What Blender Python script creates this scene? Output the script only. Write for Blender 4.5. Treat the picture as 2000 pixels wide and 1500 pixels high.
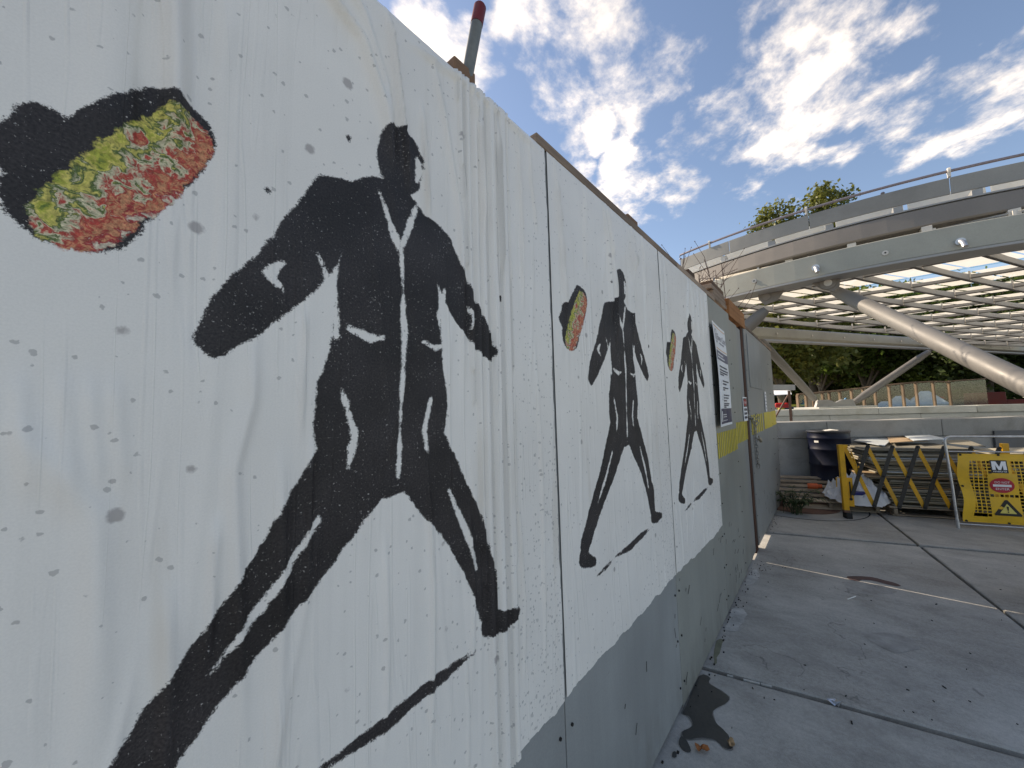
import bpy, bmesh, math, random
import numpy as np
from mathutils import Matrix, Vector, noise as mnoise

for o in list(bpy.data.objects): bpy.data.objects.remove(o)
S = bpy.context.scene
COL = S.collection
random.seed(7); RNG = np.random.default_rng(7)
rad = math.radians

# ------------------------------------------------------------------ camera (13 mm ultra wide, held by hand, slightly rolled)
def nrm(v): v = np.array(v, float); return v / np.linalg.norm(v)
_Z = nrm((-287, 10000, 740)); _Y = nrm((619, -37, 740)); _Y = nrm(_Y - _Z * (_Y @ _Z)); _X = np.cross(_Z, _Y)
if _X[0] < 0: _X = -_X
RM = np.stack([_X, _Y, _Z]); FPX = 740.0
CAM = np.array([0.66, 0.0, 1.5])
cd = bpy.data.cameras.new('camera'); cam = bpy.data.objects.new('camera', cd); COL.objects.link(cam)
cd.sensor_width = 36; cd.lens = FPX / 2000 * 36; cd.clip_start = 0.02; cd.clip_end = 2000
mw = Matrix.Identity(4)
for r in range(3):
    mw[r][0] = RM[r, 0]; mw[r][1] = RM[r, 1]; mw[r][2] = -RM[r, 2]; mw[r][3] = CAM[r]
cam.matrix_world = mw
S.camera = cam

def ray(px, py): return RM @ nrm(((px - 1000) / FPX, -(py - 750) / FPX, 1))
def on_z(px, py, z=0.0):
    d = ray(px, py); return CAM + d * (z - CAM[2]) / d[2]
def on_x(px, py, x=0.0):
    d = ray(px, py); return CAM + d * (x - CAM[0]) / d[0]
def on_y(px, py, y):
    d = ray(px, py); return CAM + d * (y - CAM[1]) / d[1]
def at_d(px, py, dep):
    d = ray(px, py); return CAM + d * dep / (RM.T @ d)[2]

# ------------------------------------------------------------------ light
SUN_AZ = rad(-1.2); SUN_EL = rad(36)
sdir = Vector((-math.cos(SUN_AZ) * math.cos(SUN_EL), -math.sin(SUN_AZ) * math.cos(SUN_EL), math.sin(SUN_EL)))
sl = bpy.data.lights.new('sun', 'SUN'); sl.energy = 4.2; sl.angle = rad(0.53); sl.color = (1.0, 0.93, 0.82)
so = bpy.data.objects.new('sun', sl); COL.objects.link(so)
so.rotation_euler = sdir.to_track_quat('Z', 'Y').to_euler(); so.location = (-30, -15, 30)
S.view_settings.view_transform = 'Standard'; S.view_settings.look = 'None'
S.view_settings.gamma = 1.0; S.view_settings.use_curve_mapping = False
S.view_settings.exposure = 0.66
try:
    S.view_settings.use_white_balance = True; S.view_settings.white_balance_temperature = 7700; S.view_settings.white_balance_tint = 14
except Exception: pass

W = bpy.data.worlds.new('World'); S.world = W; W.use_nodes = True
CLOUD_PX = [(1040, 40, 62), (1095, 145, 66), (1165, 85, 80), (1090, 270, 44), (1170, 230, 34), (1130, 335, 44), (1265, 130, 84), (1255, 195, 46), (1230, 380, 66), (1335, 370, 34), (1320, 290, 40),
    (1400, 245, 56), (1510, 60, 74), (1590, 45, 100), (1680, 10, 70), (1480, 295, 62), (1452, 350, 44), (1560, 270, 62), (1650, 240, 66), (1690, 200, 42), (1625, 305, 44), (1805, 250, 52), (1865, 222, 60), (1985, 150, 44), (1240, 300, 26),
    (850, 50, 45), (920, 60, 38), (935, 140, 26), (790, 20, 26)]
def build_world():
    nt = W.node_tree; N = nt.nodes; L = nt.links
    for n in list(N): N.remove(n)
    out = N.new('ShaderNodeOutputWorld'); bg = N.new('ShaderNodeBackground'); bg.inputs[1].default_value = 0.13
    L.new(bg.outputs[0], out.inputs[0])
    sky = N.new('ShaderNodeTexSky'); sky.sky_type = 'NISHITA'; sky.sun_disc = False
    sky.sun_elevation = SUN_EL; sky.sun_rotation = math.atan2(sdir.x, sdir.y); sky.altitude = 50
    sky.air_density = 1.0; sky.dust_density = 0.3; sky.ozone_density = 2.8
    tc = N.new('ShaderNodeTexCoord')
    def M(op, a, b=None, c=None, clamp=False):
        n = N.new('ShaderNodeMath'); n.operation = op; n.use_clamp = clamp
        for i, v in enumerate((a, b, c)):
            if v is None: continue
            if isinstance(v, (int, float)): n.inputs[i].default_value = v
            else: L.new(v, n.inputs[i])
        return n.outputs[0]
    nv = N.new('ShaderNodeVectorMath'); nv.operation = 'NORMALIZE'; L.new(tc.outputs['Generated'], nv.inputs[0])
    D = nv.outputs[0]
    sep = N.new('ShaderNodeSeparateXYZ'); L.new(D, sep.inputs[0])
    zz = M('MAXIMUM', M('ADD', sep.outputs[2], 0.10), 0.04)
    cx = M('DIVIDE', sep.outputs[0], zz); cy = M('DIVIDE', sep.outputs[1], zz)
    cmb = N.new('ShaderNodeCombineXYZ'); L.new(cx, cmb.inputs[0]); L.new(cy, cmb.inputs[1])
    mp = N.new('ShaderNodeMapping'); mp.inputs['Rotation'].default_value = (0, 0, rad(25)); mp.inputs['Scale'].default_value = (1.0, 0.80, 1)
    L.new(cmb.outputs[0], mp.inputs[0])
    def noise(vec, sc, det, rough, dist=0.0):
        n = N.new('ShaderNodeTexNoise'); n.inputs['Scale'].default_value = sc; n.inputs['Detail'].default_value = det
        n.inputs['Roughness'].default_value = rough; n.inputs['Distortion'].default_value = dist
        L.new(vec, n.inputs['Vector']); return n.outputs[0]
    n1 = noise(mp.outputs[0], 2.7, 8, 0.60, 0.15)
    n2 = noise(mp.outputs[0], 0.85, 3, 0.5)
    nf = noise(mp.outputs[0], 8.0, 7, 0.62, 0.2)
    # where the photograph's clouds hang: soft discs of direction, broken up by the noise
    wn = N.new('ShaderNodeTexNoise'); wn.inputs['Scale'].default_value = 2.6; wn.inputs['Detail'].default_value = 4; L.new(mp.outputs[0], wn.inputs['Vector'])
    w1 = N.new('ShaderNodeVectorMath'); w1.operation = 'SUBTRACT'; L.new(wn.outputs['Color'], w1.inputs[0]); w1.inputs[1].default_value = (.5, .5, .5)
    w2 = N.new('ShaderNodeVectorMath'); w2.operation = 'SCALE'; L.new(w1.outputs[0], w2.inputs[0]); w2.inputs['Scale'].default_value = 0.20
    w3 = N.new('ShaderNodeVectorMath'); w3.operation = 'ADD'; L.new(D, w3.inputs[0]); L.new(w2.outputs[0], w3.inputs[1])
    w4 = N.new('ShaderNodeVectorMath'); w4.operation = 'NORMALIZE'; L.new(w3.outputs[0], w4.inputs[0]); DW = w4.outputs[0]
    acc = None
    for (px, py, r) in CLOUD_PX:
        d = ray(px, py); ca = math.cos(math.atan(max(r, 40) / 740 * 0.82))
        dp = N.new('ShaderNodeVectorMath'); dp.operation = 'DOT_PRODUCT'; L.new(DW, dp.inputs[0]); dp.inputs[1].default_value = tuple(d)
        g = M('SUBTRACT', 1.0, M('DIVIDE', M('SUBTRACT', 1.0, dp.outputs['Value']), (1 - ca) * 2.1), clamp=True); g = M('MULTIPLY', g, M('SUBTRACT', 2.0, g))
        acc = g if acc is None else M('SMOOTH_MAX', acc, g, 0.12)
    d0 = ray(1400, 180)
    dp = N.new('ShaderNodeVectorMath'); dp.operation = 'DOT_PRODUCT'; L.new(D, dp.inputs[0]); dp.inputs[1].default_value = tuple(d0)
    mr = N.new('ShaderNodeMapRange'); mr.interpolation_type = 'SMOOTHSTEP'; L.new(dp.outputs['Value'], mr.inputs[0])
    mr.inputs[1].default_value = 0.62; mr.inputs[2].default_value = 0.80
    free = M('MULTIPLY', M('SUBTRACT', n2, 0.33), 2.6, clamp=True)       # the rest of the sky: the same scattered clouds
    mixf = N.new('ShaderNodeMix'); L.new(mr.outputs[0], mixf.inputs[0]); L.new(free, mixf.inputs[2]); L.new(acc, mixf.inputs[3])
    v = M('ADD', M('MULTIPLY', mixf.outputs[0], 0.80), M('ADD', M('MULTIPLY', M('SUBTRACT', n1, 0.52), 3.3), M('MULTIPLY', M('SUBTRACT', nf, 0.5), 1.9)))
    ms = N.new('ShaderNodeMapRange'); ms.interpolation_type = 'SMOOTHSTEP'; L.new(v, ms.inputs[0])
    ms.inputs[1].default_value = 0.44; ms.inputs[2].default_value = 1.42
    up = M('MULTIPLY', M('ADD', sep.outputs[2], 0.02), 14.0, clamp=True)
    mask = M('MULTIPLY', M('MULTIPLY', ms.outputs[0], 0.97), up)
    core = N.new('ShaderNodeMapRange'); L.new(n1, core.inputs[0]); core.inputs[1].default_value = 0.35; core.inputs[2].default_value = 0.7
    cc = N.new('ShaderNodeMix'); cc.data_type = 'RGBA'; L.new(core.outputs[0], cc.inputs[0])
    cc.inputs[6].default_value = (5.0, 5.0, 5.0, 1); cc.inputs[7].default_value = (10.0, 9.6, 8.9, 1)
    mx = N.new('ShaderNodeMix'); mx.data_type = 'RGBA'; L.new(mask, mx.inputs[0])
    L.new(sky.outputs[0], mx.inputs[6]); L.new(cc.outputs[2], mx.inputs[7])
    L.new(mx.outputs[2], bg.inputs[0])
build_world()

# ------------------------------------------------------------------ materials
class G:
    """tiny node-graph writer"""
    def __init__(s, name):
        s.m = bpy.data.materials.new(name); s.m.use_nodes = True; s.nt = s.m.node_tree
        s.N = s.nt.nodes; s.L = s.nt.links
        for n in list(s.N): s.N.remove(n)
        s.out = s.N.new('ShaderNodeOutputMaterial')
        s.tc = s.N.new('ShaderNodeTexCoord'); s.oi = s.N.new('ShaderNodeObjectInfo')
    def set(s, n, i, v):
        if v is None: return
        if isinstance(v, bpy.types.NodeSocket): s.L.new(v, n.inputs[i])
        else:
            try: n.inputs[i].default_value = v
            except Exception: n.inputs[i].default_value = tuple(v) + (1,)
    def math(s, op, a, b=None, c=None, clamp=False):
        n = s.N.new('ShaderNodeMath'); n.operation = op; n.use_clamp = clamp
        for i, v in enumerate((a, b, c)): s.set(n, i, v)
        return n.outputs[0]
    def coords(s, scale=(1, 1, 1), jitter=True):
        m = s.N.new('ShaderNodeMapping'); s.L.new(s.tc.outputs['Object'], m.inputs[0]); m.inputs['Scale'].default_value = scale
        if jitter:
            c = s.N.new('ShaderNodeCombineXYZ'); r = s.math('MULTIPLY', s.oi.outputs['Random'], 37.0)
            for i in range(3): s.L.new(r, c.inputs[i])
            s.L.new(c.outputs[0], m.inputs['Location'])
        return m.outputs[0]
    def noise(s, vec, sc, det=6, rough=0.55, dist=0):
        n = s.N.new('ShaderNodeTexNoise'); s.L.new(vec, n.inputs['Vector'])
        n.inputs['Scale'].default_value = sc; n.inputs['Detail'].default_value = det
        n.inputs['Roughness'].default_value = rough; n.inputs['Distortion'].default_value = dist
        return n.outputs[0]
    def vor(s, vec, sc, feature='F1'):
        n = s.N.new('ShaderNodeTexVoronoi'); n.feature = feature; s.L.new(vec, n.inputs['Vector']); n.inputs['Scale'].default_value = sc
        return n
    def rng(s, v, a, b, c=0.0, d=1.0, smooth=False):
        n = s.N.new('ShaderNodeMapRange'); s.set(n, 0, v)
        if smooth: n.interpolation_type = 'SMOOTHSTEP'
        for i, q in enumerate((a, b, c, d)): n.inputs[i + 1].default_value = q
        return n.outputs[0]
    def mix(s, f, a, b):
        n = s.N.new('ShaderNodeMix'); n.data_type = 'RGBA'; s.set(n, 0, f); s.set(n, 6, a); s.set(n, 7, b); return n.outputs[2]
    def mul(s, col, f):
        n = s.N.new('ShaderNodeVectorMath'); n.operation = 'SCALE'; s.set(n, 0, col if isinstance(col, bpy.types.NodeSocket) else tuple(col)[:3])
        s.L.new(f, n.inputs['Scale']) if isinstance(f, bpy.types.NodeSocket) else setattr(n.inputs['Scale'], 'default_value', f)
        return n.outputs[0]
    def attr(s, name):
        n = s.N.new('ShaderNodeAttribute'); n.attribute_name = name; return n
    def bump(s, h, strength, dist=0.002, nin=None):
        n = s.N.new('ShaderNodeBump'); n.inputs['Strength'].default_value = strength; n.inputs['Distance'].default_value = dist
        s.L.new(h, n.inputs['Height'])
        if nin is not None: s.L.new(nin, n.inputs['Normal'])
        return n.outputs[0]
    def principled(s, col, rough=0.6, metal=0.0, normal=None, spec=0.4):
        p = s.N.new('ShaderNodeBsdfPrincipled'); s.set(p, 'Base Color', col); s.set(p, 'Roughness', rough); s.set(p, 'Metallic', metal)
        p.inputs['Specular IOR Level'].default_value = spec
        if normal is not None: s.L.new(normal, p.inputs['Normal'])
        return p.outputs[0]
    def surf(s, sh): s.L.new(sh, s.out.inputs[0]); return s.m

def basic(name, rgb, rough=0.6, metal=0.0, var=0.18, vs=5, fine=0.10, fs=70, bump=0.15, piece=0.08, dirt=None, dirt_amt=0.0, stretch=(1, 1, 1), spec=0.4, bd=0.002):
    g = G(name); v = g.coords(stretch)
    n = g.noise(v, vs, 5); f = g.noise(v, fs, 3)
    k = g.math('ADD', g.rng(n, 0.25, 0.75, 1 - var, 1 + var), g.rng(f, 0.25, 0.75, -fine, fine))
    k = g.math('MULTIPLY', k, g.rng(g.oi.outputs['Random'], 0, 1, 1 - piece, 1 + piece))
    c = g.mul(rgb, k)
    if dirt is not None:
        d = g.noise(v, vs * 0.6, 7, 0.65, 0.4)
        c = g.mix(g.math('MULTIPLY', g.rng(d, 0.48, 0.70, smooth=True), dirt_amt), c, tuple(dirt) + (1,))
    rr = g.rng(n, 0.3, 0.7, max(rough - 0.1, 0.03), min(rough + 0.1, 1))
    nb = g.bump(f, bump, bd) if bump else None
    return g.surf(g.principled(c, rr, metal, nb, spec))

def wood(name, rgb, rough=0.75, piece=0.25, axis=0, var=0.3):
    st = [30, 30, 30]; st[axis] = 1.6
    g = G(name); v = g.coords(tuple(st)); n = g.noise(v, 1.6, 6, 0.6, 0.3); m = g.noise(g.coords((3, 3, 3)), 1.0, 4)
    k = g.math('MULTIPLY', g.rng(n, 0.25, 0.75, 1 - var, 1 + var), g.rng(g.oi.outputs['Random'], 0, 1, 1 - piece, 1 + piece))
    k = g.math('MULTIPLY', k, g.rng(m, 0.3, 0.7, 0.75, 1.2))
    return g.surf(g.principled(g.mul(rgb, k), rough, 0, g.bump(n, 0.4, 0.002), 0.25))

M = {}
M['panel'] = None
def panel_paint(name, rgb):
    g = G(name); v = g.coords((1, 1, 1)); sv = g.coords((14, 14, 0.9)); gr = g.coords((60, 60, 4))
    n = g.noise(v, 1.6, 6, 0.6); st = g.noise(sv, 1.0, 5, 0.6); grain = g.noise(gr, 1.0, 5, 0.6, 0.2); f = g.noise(v, 160, 3)
    k = g.math('ADD', g.rng(n, 0.3, 0.7, 0.86, 1.12), g.rng(st, 0.35, 0.7, 0.03, -0.06))
    k = g.math('ADD', k, g.rng(f, 0.3, 0.7, -0.06, 0.06))
    k = g.math('MULTIPLY', k, g.rng(g.oi.outputs['Random'], 0, 1, 0.9, 1.12))
    c = g.mul(rgb, k)
    sc = g.noise(g.coords((3, 3, 14)), 2.2, 7, 0.7, 1.0)
    c = g.mix(g.math('MULTIPLY', g.rng(sc, 0.66, 0.72, smooth=True), 0.35), c, (0.10, 0.105, 0.10, 1))
    sz = g.N.new('ShaderNodeSeparateXYZ'); g.L.new(g.tc.outputs['Object'], sz.inputs[0])
    low = g.math('MULTIPLY', g.rng(sz.outputs[2], 0.0, 0.32, 1, 0), g.rng(g.noise(g.coords((7, 7, 2.5)), 1.6, 7, 0.7), 0.40, 0.68))
    c = g.mix(g.math('MULTIPLY', low, 0.55), c, (0.11, 0.105, 0.09, 1))
    dr_ = g.noise(g.coords((26, 26, 0.5)), 1.0, 4, 0.5)
    c = g.mix(g.math('MULTIPLY', g.rng(dr_, 0.66, 0.74, smooth=True), 0.22), c, (0.13, 0.13, 0.12, 1))
    nm = g.bump(grain, 0.12, 0.0015); nm = g.bump(f, 0.06, 0.001, nm)
    return g.surf(g.principled(c, g.rng(n, 0.3, 0.7, 0.36, 0.52), 0, nm, 0.45))
M['panel'] = panel_paint('grey_hoarding_paint', (0.262, 0.274, 0.272))
M['panel_green'] = panel_paint('greenish_hoarding_paint', (0.268, 0.275, 0.250))
M['lumber'] = wood('brown_lumber', (0.135, 0.080, 0.050), axis=1)
M['plyedge'] = wood('orange_plywood', (0.34, 0.15, 0.06), axis=1)
M['trim'] = wood('weathered_trim', (0.26, 0.19, 0.14), axis=1)
M['dark'] = basic('black_timber', (0.018, 0.017, 0.016), 0.8)
M['brownpost'] = wood('dark_brown_post', (0.075, 0.032, 0.020), axis=2)
M['yellowpaint'] = basic('yellow_stripe_paint', (0.62, 0.50, 0.055), 0.5, var=0.12, piece=0.05)
M['white'] = basic('white_board', (0.80, 0.81, 0.82), 0.45, var=0.04, fine=0.02, bump=0)
M['navy'] = basic('navy_print', (0.022, 0.026, 0.085), 0.45, var=0.05, bump=0)
M['slate'] = basic('slate_print', (0.13, 0.13, 0.19), 0.45, var=0.05, bump=0)
M['textink'] = basic('text_ink', (0.045, 0.047, 0.085), 0.5, var=0.03, bump=0)
M['greyink'] = basic('pale_text_ink', (0.26, 0.27, 0.32), 0.5, var=0.03, bump=0)
M['orangeline'] = basic('orange_rule', (0.72, 0.34, 0.08), 0.5, var=0.03, bump=0)
M['black'] = basic('black_print', (0.012, 0.012, 0.012), 0.5, var=0.05, bump=0)
M['red'] = basic('red_print', (0.42, 0.018, 0.035), 0.45, var=0.06, bump=0)
M['chain'] = basic('galvanised_chain', (0.42, 0.42, 0.40), 0.35, 0.85, var=0.25)
M['brass'] = basic('worn_padlock', (0.28, 0.25, 0.19), 0.4, 0.6)
M['pipe'] = basic('grey_green_pipe', (0.16, 0.165, 0.15), 0.45, 0.35, var=0.3, vs=14)
M['redcap'] = basic('dark_red_paint', (0.16, 0.016, 0.018), 0.5, var=0.2)
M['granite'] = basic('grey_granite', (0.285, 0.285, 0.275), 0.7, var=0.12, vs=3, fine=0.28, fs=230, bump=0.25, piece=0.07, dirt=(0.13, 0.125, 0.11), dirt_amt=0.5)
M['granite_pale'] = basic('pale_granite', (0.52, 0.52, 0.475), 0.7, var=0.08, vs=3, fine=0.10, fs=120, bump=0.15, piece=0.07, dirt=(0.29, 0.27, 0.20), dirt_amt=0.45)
M['granite_dark'] = basic('dark_granite_plaque', (0.09, 0.095, 0.105), 0.45, var=0.2, fine=0.2, fs=200)
M['steel_green'] = basic('green_grey_steel', (0.36, 0.355, 0.305), 0.5, 0.0, var=0.12, vs=2, fine=0.05, piece=0.04, dirt=(0.24, 0.22, 0.18), dirt_amt=0.35, bump=0.05)
M['steel_tan'] = basic('weathered_tan_steel', (0.225, 0.20, 0.175), 0.55, 0.0, var=0.15, vs=1.5, fine=0.05, piece=0.04, dirt=(0.16, 0.14, 0.12), dirt_amt=0.45, bump=0.05)
M['steel_grey'] = basic('grey_steel_plate', (0.27, 0.265, 0.25), 0.5, 0.1, var=0.14, vs=2.5, fine=0.05, dirt=(0.18, 0.17, 0.16), dirt_amt=0.5, bump=0.05)
M['rib_shade'] = basic('shade_toned_rib_flange', (0.085, 0.08, 0.076), 0.55, 0.1, var=0.12, bump=0.05)  # shade under the backlit ribs put into the flange colour
M['steel_rib'] = basic('grey_rib_paint', (0.34, 0.34, 0.335), 0.5, 0.1, var=0.10, fine=0.04, piece=0.06, bump=0.05)
M['tube'] = basic('brushed_tube_steel', (0.185, 0.175, 0.16), 0.55, 0.1, var=0.16, vs=3, fine=0.05, bump=0.05)
M['galv'] = basic('galvanised_steel', (0.55, 0.56, 0.57), 0.38, 0.7, var=0.2, vs=18, bump=0.05)
M['lug'] = basic('cream_steel_lug', (0.62, 0.58, 0.52), 0.5)
M['rail'] = basic('mauve_grey_rail', (0.24, 0.21, 0.225), 0.4, 0.4)
M['drum'] = basic('navy_drum_enamel', (0.005, 0.008, 0.024), 0.45, 0.0, var=0.3, vs=3, fine=0.05, dirt=(0.02, 0.02, 0.024), dirt_amt=0.4, spec=0.25)
M['drumrim'] = basic('dark_drum_rim', (0.06, 0.065, 0.075), 0.35, 0.6)
M['pallet'] = wood('weathered_pallet', (0.30, 0.245, 0.185), axis=0, piece=0.25)
M['orange'] = basic('orange_plastic', (0.62, 0.115, 0.035), 0.5)
M['yellow'] = basic('barrier_yellow', (0.70, 0.36, 0.018), 0.42, var=0.12, vs=6, dirt=(0.28, 0.17, 0.05), dirt_amt=0.35)
M['vinyl'] = basic('yellow_vinyl_mesh', (0.74, 0.43, 0.022), 0.42, var=0.12, vs=5, fine=0.03, bump=0.05, dirt=(0.40, 0.24, 0.03), dirt_amt=0.4)
M['vinylpale'] = basic('pale_yellow_print', (0.66, 0.56, 0.14), 0.45, var=0.05, bump=0)
M['blackbar'] = basic('black_barrier_paint', (0.028, 0.026, 0.024), 0.5, var=0.25)
M['rubber'] = basic('black_rubber', (0.014, 0.014, 0.014), 0.7)
M['bluestrap'] = basic('blue_webbing', (0.02, 0.028, 0.17), 0.7)
M['weed_dark'] = None
M['rust'] = basic('rust_brown_iron', (0.135, 0.075, 0.055), 0.75, var=0.25, vs=6, bump=0.3)
M['concrete_ring'] = basic('concrete_collar', (0.34, 0.33, 0.30), 0.85, var=0.15)
M['twig'] = basic('dark_twig_bark', (0.075, 0.040, 0.032), 0.8)
M['bark'] = basic('grey_brown_bark', (0.13, 0.105, 0.08), 0.9, var=0.35, vs=6, bump=0.5, bd=0.02)
M['leafbrown'] = basic('dry_orange_leaf', (0.30, 0.105, 0.03), 0.7, var=0.35, vs=60, bump=0.4)
M['leaftan'] = basic('dry_tan_leaf', (0.42, 0.27, 0.14), 0.7, var=0.35, vs=60, bump=0.4)
M['fencewood'] = wood('fence_timber', (0.24, 0.165, 0.11), axis=2, piece=0.2)
M['beige'] = basic('beige_board', (0.42, 0.36, 0.27), 0.7)
M['carpaint_dark'] = basic('dark_car_paint', (0.02, 0.022, 0.028), 0.2, 0.2, var=0.05, bump=0, spec=0.6)
M['carpaint_silver'] = basic('silver_blue_car_paint', (0.20, 0.23, 0.28), 0.22, 0.4, var=0.05, bump=0)
M['carpaint_yellow'] = basic('yellow_car_paint', (0.60, 0.50, 0.05), 0.25, 0.0, var=0.05, bump=0)
M['carglass'] = basic('dark_car_glass', (0.02, 0.025, 0.03), 0.06, 0, var=0.05, bump=0, spec=0.8)
M['redbin'] = basic('red_plastic', (0.42, 0.012, 0.012), 0.45)
M['darkred'] = basic('dark_red_panel', (0.13, 0.016, 0.010), 0.6)
M['bluebag'] = basic('light_blue_plastic', (0.06, 0.32, 0.60), 0.45)
M['tent'] = basic('pale_blue_canvas', (0.50, 0.58, 0.66), 0.7, var=0.15)
M['whitecloth'] = basic('white_plastic_sheet', (0.78, 0.79, 0.82), 0.38, var=0.05, fine=0.02, bump=0.05)
M['paperscrap'] = basic('white_scrap', (0.75, 0.74, 0.70), 0.6, var=0.1)
M['foil'] = basic('crumpled_foil', (0.70, 0.71, 0.72), 0.3, 0.8)
M['ply_grey'] = basic('weathered_ply_grey', (0.31, 0.285, 0.225), 0.8, var=0.25, vs=4, piece=0.45, stretch=(1, 1, 6))
M['ply_brown'] = basic('brown_hardboard', (0.33, 0.235, 0.145), 0.75, var=0.2, piece=0.2)
M['ply_blue'] = basic('bluish_white_sheet', (0.50, 0.55, 0.58), 0.5, var=0.12, piece=0.15, dirt=(0.30, 0.30, 0.28), dirt_amt=0.5)
M['joint'] = basic('dark_joint_filler', (0.016, 0.016, 0.016), 0.9)
M['pale_filler'] = basic('pale_joint_filler', (0.50, 0.50, 0.46), 0.85)
M['dirtbits'] = basic('dark_debris', (0.022, 0.020, 0.017), 0.9)
M['chalk'] = basic('chalk_line_white', (0.66, 0.66, 0.60), 0.85, var=0.3, vs=12)
M['ground_far'] = basic('worn_concrete', (0.24, 0.235, 0.22), 0.85, var=0.2, vs=0.8)
M['asphalt'] = basic('street_asphalt', (0.06, 0.06, 0.06), 0.85, var=0.2, vs=0.8)

def concrete(name):
    g = G(name); v = g.coords((1, 1, 1)); st = g.coords((1.0, 2.0, 1))
    a = g.noise(v, 1.1, 6, 0.6, 0.3); b = g.noise(st, 3.2, 7, 0.66, 0.6); f = g.noise(v, 55, 5, 0.7); ff = g.noise(v, 240, 3)
    k = g.math('ADD', g.rng(a, 0.3, 0.7, 0.76, 1.22), g.rng(b, 0.36, 0.66, -0.13, 0.13))
    k = g.math('ADD', k, g.rng(f, 0.3, 0.7, -0.14, 0.14)); k = g.math('ADD', k, g.rng(ff, 0.3, 0.7, -0.14, 0.14))
    c = g.mul((0.40, 0.383, 0.345), k)
    bl = g.noise(v, 0.9, 8, 0.72, 0.8)
    c = g.mix(g.math('MULTIPLY', g.rng(bl, 0.50, 0.70, smooth=True), 0.6), c, (0.23, 0.222, 0.20, 1))
    sp = g.noise(v, 3.1, 9, 0.75, 0.4)
    c = g.mix(g.math('MULTIPLY', g.rng(sp, 0.64, 0.72, smooth=True), 0.35), c, (0.40, 0.39, 0.36, 1))
    wp = g.N.new('ShaderNodeVectorMath'); wp.operation = 'ADD'; wn = g.N.new('ShaderNodeTexNoise'); g.L.new(v, wn.inputs['Vector']); wn.inputs['Scale'].default_value = 2.2; wn.inputs['Detail'].default_value = 6
    ws = g.N.new('ShaderNodeVectorMath'); ws.operation = 'SCALE'; ws.inputs['Scale'].default_value = 0.9; g.L.new(wn.outputs['Color'], ws.inputs[0]); g.L.new(v, wp.inputs[0]); g.L.new(ws.outputs[0], wp.inputs[1])
    ce = g.vor(wp.outputs[0], 0.55, 'DISTANCE_TO_EDGE'); crack = g.math('MULTIPLY', g.rng(ce.outputs['Distance'], 0.0, 0.0035, 1, 0), g.rng(bl, 0.50, 0.56))
    c = g.mix(g.math('MULTIPLY', crack, 0.55), c, (0.07, 0.068, 0.06, 1))
    vo = g.vor(wp.outputs[0], 4.2); vs_ = g.N.new('ShaderNodeSeparateColor'); g.L.new(vo.outputs['Color'], vs_.inputs[0])
    gum = g.math('MULTIPLY', g.math('LESS_THAN', vs_.outputs[0], 0.22), g.rng(g.math('SUBTRACT', g.rng(vs_.outputs[1], 0, 1, 0.03, 0.10), vo.outputs['Distance']), -0.01, 0.02))
    c = g.mix(g.math('MULTIPLY', gum, 0.5), c, (0.12, 0.115, 0.105, 1))
    h = g.math('ADD', g.math('MULTIPLY', f, 0.7), g.math('MULTIPLY', ff, 0.5))
    return g.surf(g.principled(c, g.rng(a, 0.3, 0.7, 0.62, 0.85), 0, g.bump(h, 0.35, 0.003), 0.35))
M['slab'] = concrete('broom_finished_concrete')

def wet():
    g = G('wet_concrete'); v = g.coords(); f = g.noise(v, 60, 5, 0.7); a = g.noise(v, 6, 4)
    k = g.math('ADD', g.rng(f, 0.3, 0.7, 0.8, 1.2), g.rng(a, 0.3, 0.7, -0.2, 0.2))
    return g.surf(g.principled(g.mul((0.055, 0.054, 0.049), k), 0.30, 0, g.bump(f, 0.12, 0.002), 0.5))
M['wet'] = wet()
M['damp'] = basic('drying_damp_concrete', (0.19, 0.183, 0.165), 0.6, var=0.3, vs=20, fs=60)
M['stain_red'] = basic('red_brown_stain', (0.115, 0.068, 0.060), 0.8, var=0.3, vs=14)
M['stain_grey'] = basic('dull_grey_stain', (0.325, 0.312, 0.285), 0.8, var=0.3, vs=10)
M['mortar'] = basic('pale_mortar_smear', (0.50, 0.49, 0.455), 0.9, var=0.35, vs=14)
M['moss'] = basic('green_algae', (0.20, 0.20, 0.135), 0.9, var=0.3, vs=14)

def foliage(name, a, b, trans=0.35):
    g = G(name); geo = g.N.new('ShaderNodeNewGeometry')
    r = geo.outputs['Random Per Island']; n = g.noise(g.coords((1, 1, 1)), 0.55, 3)
    c = g.mix(g.math('ADD', g.math('MULTIPLY', r, 0.6), g.rng(n, 0.35, 0.65, 0, 0.4), clamp=True), tuple(a) + (1,), tuple(b) + (1,))
    d = g.principled(c, 0.5, 0, None, 0.35)
    t = g.N.new('ShaderNodeBsdfTranslucent'); g.L.new(g.mul(c, 1.3), t.inputs[0])
    m = g.N.new('ShaderNodeMixShader'); m.inputs[0].default_value = trans; g.L.new(d, m.inputs[1]); g.L.new(t.outputs[0], m.inputs[2])
    return g.surf(m.outputs[0])
M['leaf_olive'] = foliage('olive_tree_leaves', (0.075, 0.092, 0.022), (0.21, 0.215, 0.055))
M['leaf_green'] = foliage('green_tree_leaves', (0.05, 0.085, 0.018), (0.165, 0.24, 0.045))
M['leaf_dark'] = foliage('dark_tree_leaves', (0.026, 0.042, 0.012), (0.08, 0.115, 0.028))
M['leaf_weed'] = foliage('weed_leaves', (0.030, 0.055, 0.022), (0.090, 0.130, 0.050), 0.25)

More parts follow.
